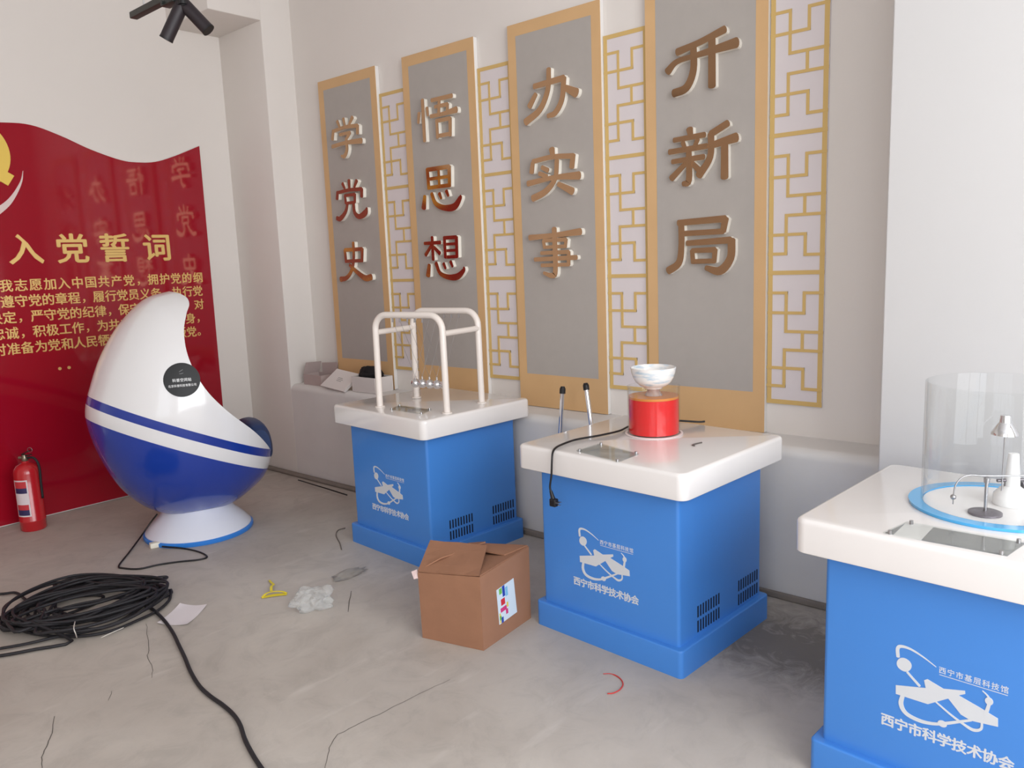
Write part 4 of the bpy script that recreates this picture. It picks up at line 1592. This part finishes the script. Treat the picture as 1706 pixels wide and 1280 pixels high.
# ================================================================== BOXES ON THE LEDGE
OFFW = mat('white_carton', (224, 216, 212), 0.7)
PINKW = mat('pinkish_carton', (186, 168, 164), 0.75)


def open_box(name, lab, x0, x1, y0, y1, h, m, flaps=()):
    t = thing(name, lab, 'box', ((x0 + x1) / 2, (y0 + y1) / 2, ZL))
    hx, hy = (x1 - x0) / 2, (y1 - y0) / 2
    bm = BM()
    w_ = 0.004
    box(bm, (-hx, -hy, 0.0005), (hx, hy, w_))
    box(bm, (-hx, -hy, w_), (-hx + w_, hy, h))
    box(bm, (hx - w_, -hy, w_), (hx, hy, h))
    box(bm, (-hx + w_, -hy, w_), (hx - w_, -hy + w_, h))
    box(bm, (-hx + w_, hy - w_, w_), (hx - w_, hy, h))
    obj('carton', bm, m, t)
    for qd in flaps:
        bm = BM()
        slabq(bm, qd, 0.003)
        obj('flap', bm, m, t)
    return t


open_box('white_box', 'white open carton stuffed with black cloth on the ledge', -0.205, -0.050, 4.035, 4.272, 0.102, OFFW)
open_box('pinkish_box', 'dull pinkish open carton at the left end of the ledge', -0.180, -0.045, 4.655, 4.865, 0.075, PINKW,
         ([Vector((-0.0675, 0.102, 0.076)), Vector((0.0675, 0.102, 0.076)), Vector((0.0640, 0.066, 0.155)), Vector((-0.0640, 0.066, 0.160))],
          [Vector((0.066, -0.102, 0.076)), Vector((0.066, 0.060, 0.076)), Vector((0.060, 0.050, 0.145)), Vector((0.060, -0.140, 0.158))]))
bm = BM()
blob(bm, (0, 0, 0), (0.060, 0.094, 0.058), 2.2, 0.30, 1.7, 4)
o = obj('black_cloth', bm, mat('black_fabric', (26, 22, 24), 0.9, bump=0.3, bscale=40), None, True, loc=(-0.127, 4.160, ZL + 0.108))
for v in o.data.vertices:                                   # keep the lower half inside the carton
    if v.co.z < -0.01:
        v.co.x *= 0.72
        v.co.y *= 0.80
tag(o, 'bundled black cloth spilling out of the white carton on the ledge', 'cloth')
q = [Vector((-0.125, 4.525, 0.812)), Vector((-0.125, 4.285, 0.792)), Vector((-0.262, 4.262, 0.690)), Vector((-0.214, 4.600, 0.682))]
q = [on(562, 615, 0, -0.13), on(600, 624, 0, -0.13), on(573, 653, 0, -0.235), on(534, 643, 0, -0.235)]
c0 = sum(q, Vector()) / 4
t = thing('tilted_lid', 'white box lid with small print leaning on the cartons on the ledge', 'lid', c0)
bm = BM()
Q = [p - c0 for p in q]
slabq(bm, Q[::-1], 0.004)
n_ = (Q[1] - Q[0]).cross(Q[3] - Q[0]).normalized()
if n_.x > 0:
    n_ = -n_
for i in range(4):
    a, b = Q[i], Q[(i + 1) % 4]
    hexa(bm, [a, b, b * 0.95, a * 0.95], [p + n_ * -0.014 for p in (a, b, b * 0.95, a * 0.95)])
o = obj('panel', bm, OFFW, t)
bm = BM()
eu = (Q[1] - Q[0]).normalized()
ev = n_.cross(eu).normalized()
if ev.z < 0:
    ev = -ev
for i in range(3):
    f0 = Vector((0, 0, 0)) + ev * (0.012 - 0.012 * i) + n_ * 0.0045
    slabq(bm, [f0 - eu * 0.03, f0 + eu * (0.02 + 0.01 * (i % 2)), f0 + eu * (0.02 + 0.01 * (i % 2)) + ev * 0.003, f0 - eu * 0.03 + ev * 0.003], 0.0006)
obj('small_print', bm, mat('print_grey', (140, 134, 132), 0.6), t)

# ================================================================== TRACK LIGHT
XT = -1.8
t = thing('track_light', 'black track with two cylinder spotlights hung near the ceiling', 'lamp', (XT, 3.10, 2.58))
o0 = Vector((XT, 3.10, 2.58))


def sp(x, y):
    return on(x, y, 0, XT) - o0


def spv(x, y):
    """same, on the upright plane that faces down the room"""
    n = Vector((FW.x, FW.y, 0))
    d = ray(x, y)
    return CAM + d * ((o0 - CAM).dot(n) / d.dot(n)) - o0


a_ = sp(222, 28)
bm = BM()
box(bm, (-0.016, a_.y - 1.5, a_.z - 0.010), (0.016, a_.y, a_.z + 0.016), 0.003)
obj('rail', bm, mat('rail_dark_green', (46, 46, 42), 0.5), t, True, angle=0.5)
bm = BM()
for yy in (a_.y - 0.105, a_.y - 1.35):
    cyl(bm, (0, yy, a_.z + 0.015), (0, yy, ZC - o0.z), 0.003, n=8)
obj('hanger_wire', bm, STEEL, t)
for (xt, yt), (xe, ye), (xj, yj) in (((303, 8), (277, 65), (296, -8)), ((311, 12), (347, 50), (302, -10))):
    A, B = spv(xt, yt), spv(xe, ye)
    d = (B - A).normalized()
    bm = BM()
    cyl(bm, A - d * 0.02, B, 0.0255, n=32)
    hd = obj('spotlight_head', bm, mat('spot_dark', (40, 32, 36), 0.45), t, True, angle=0.6)
    bm = BM()
    cyl(bm, B - d * 0.004, B + d * 0.003, 0.0262, n=32)
    o = obj('front_rim', bm, BLACK, hd, True, angle=0.6)
    J = Vector((0, (A.y) - 0.02, a_.z - 0.01))
    bm = BM()
    cyl(bm, A - d * 0.01, J + Vector((0, 0, -0.03)), 0.010, n=10)
    cyl(bm, J + Vector((0, 0, -0.035)), J + Vector((0, 0, 0.0)), 0.014, n=12)
    obj('bracket', bm, BLACK, hd, True, angle=0.6)
bm = BM()
c_ = sp(281, 6)
box(bm, (-0.02, c_.y - 0.07, a_.z - 0.028), (0.02, c_.y + 0.03, a_.z + 0.004), 0.004)
cyl(bm, (-0.02, c_.y + 0.005, a_.z - 0.018), (-0.028, c_.y + 0.005, a_.z - 0.018), 0.007, n=12)
obj('adapter', bm, mat('adapter_dark', (40, 46, 42), 0.4), t, True, angle=0.6)
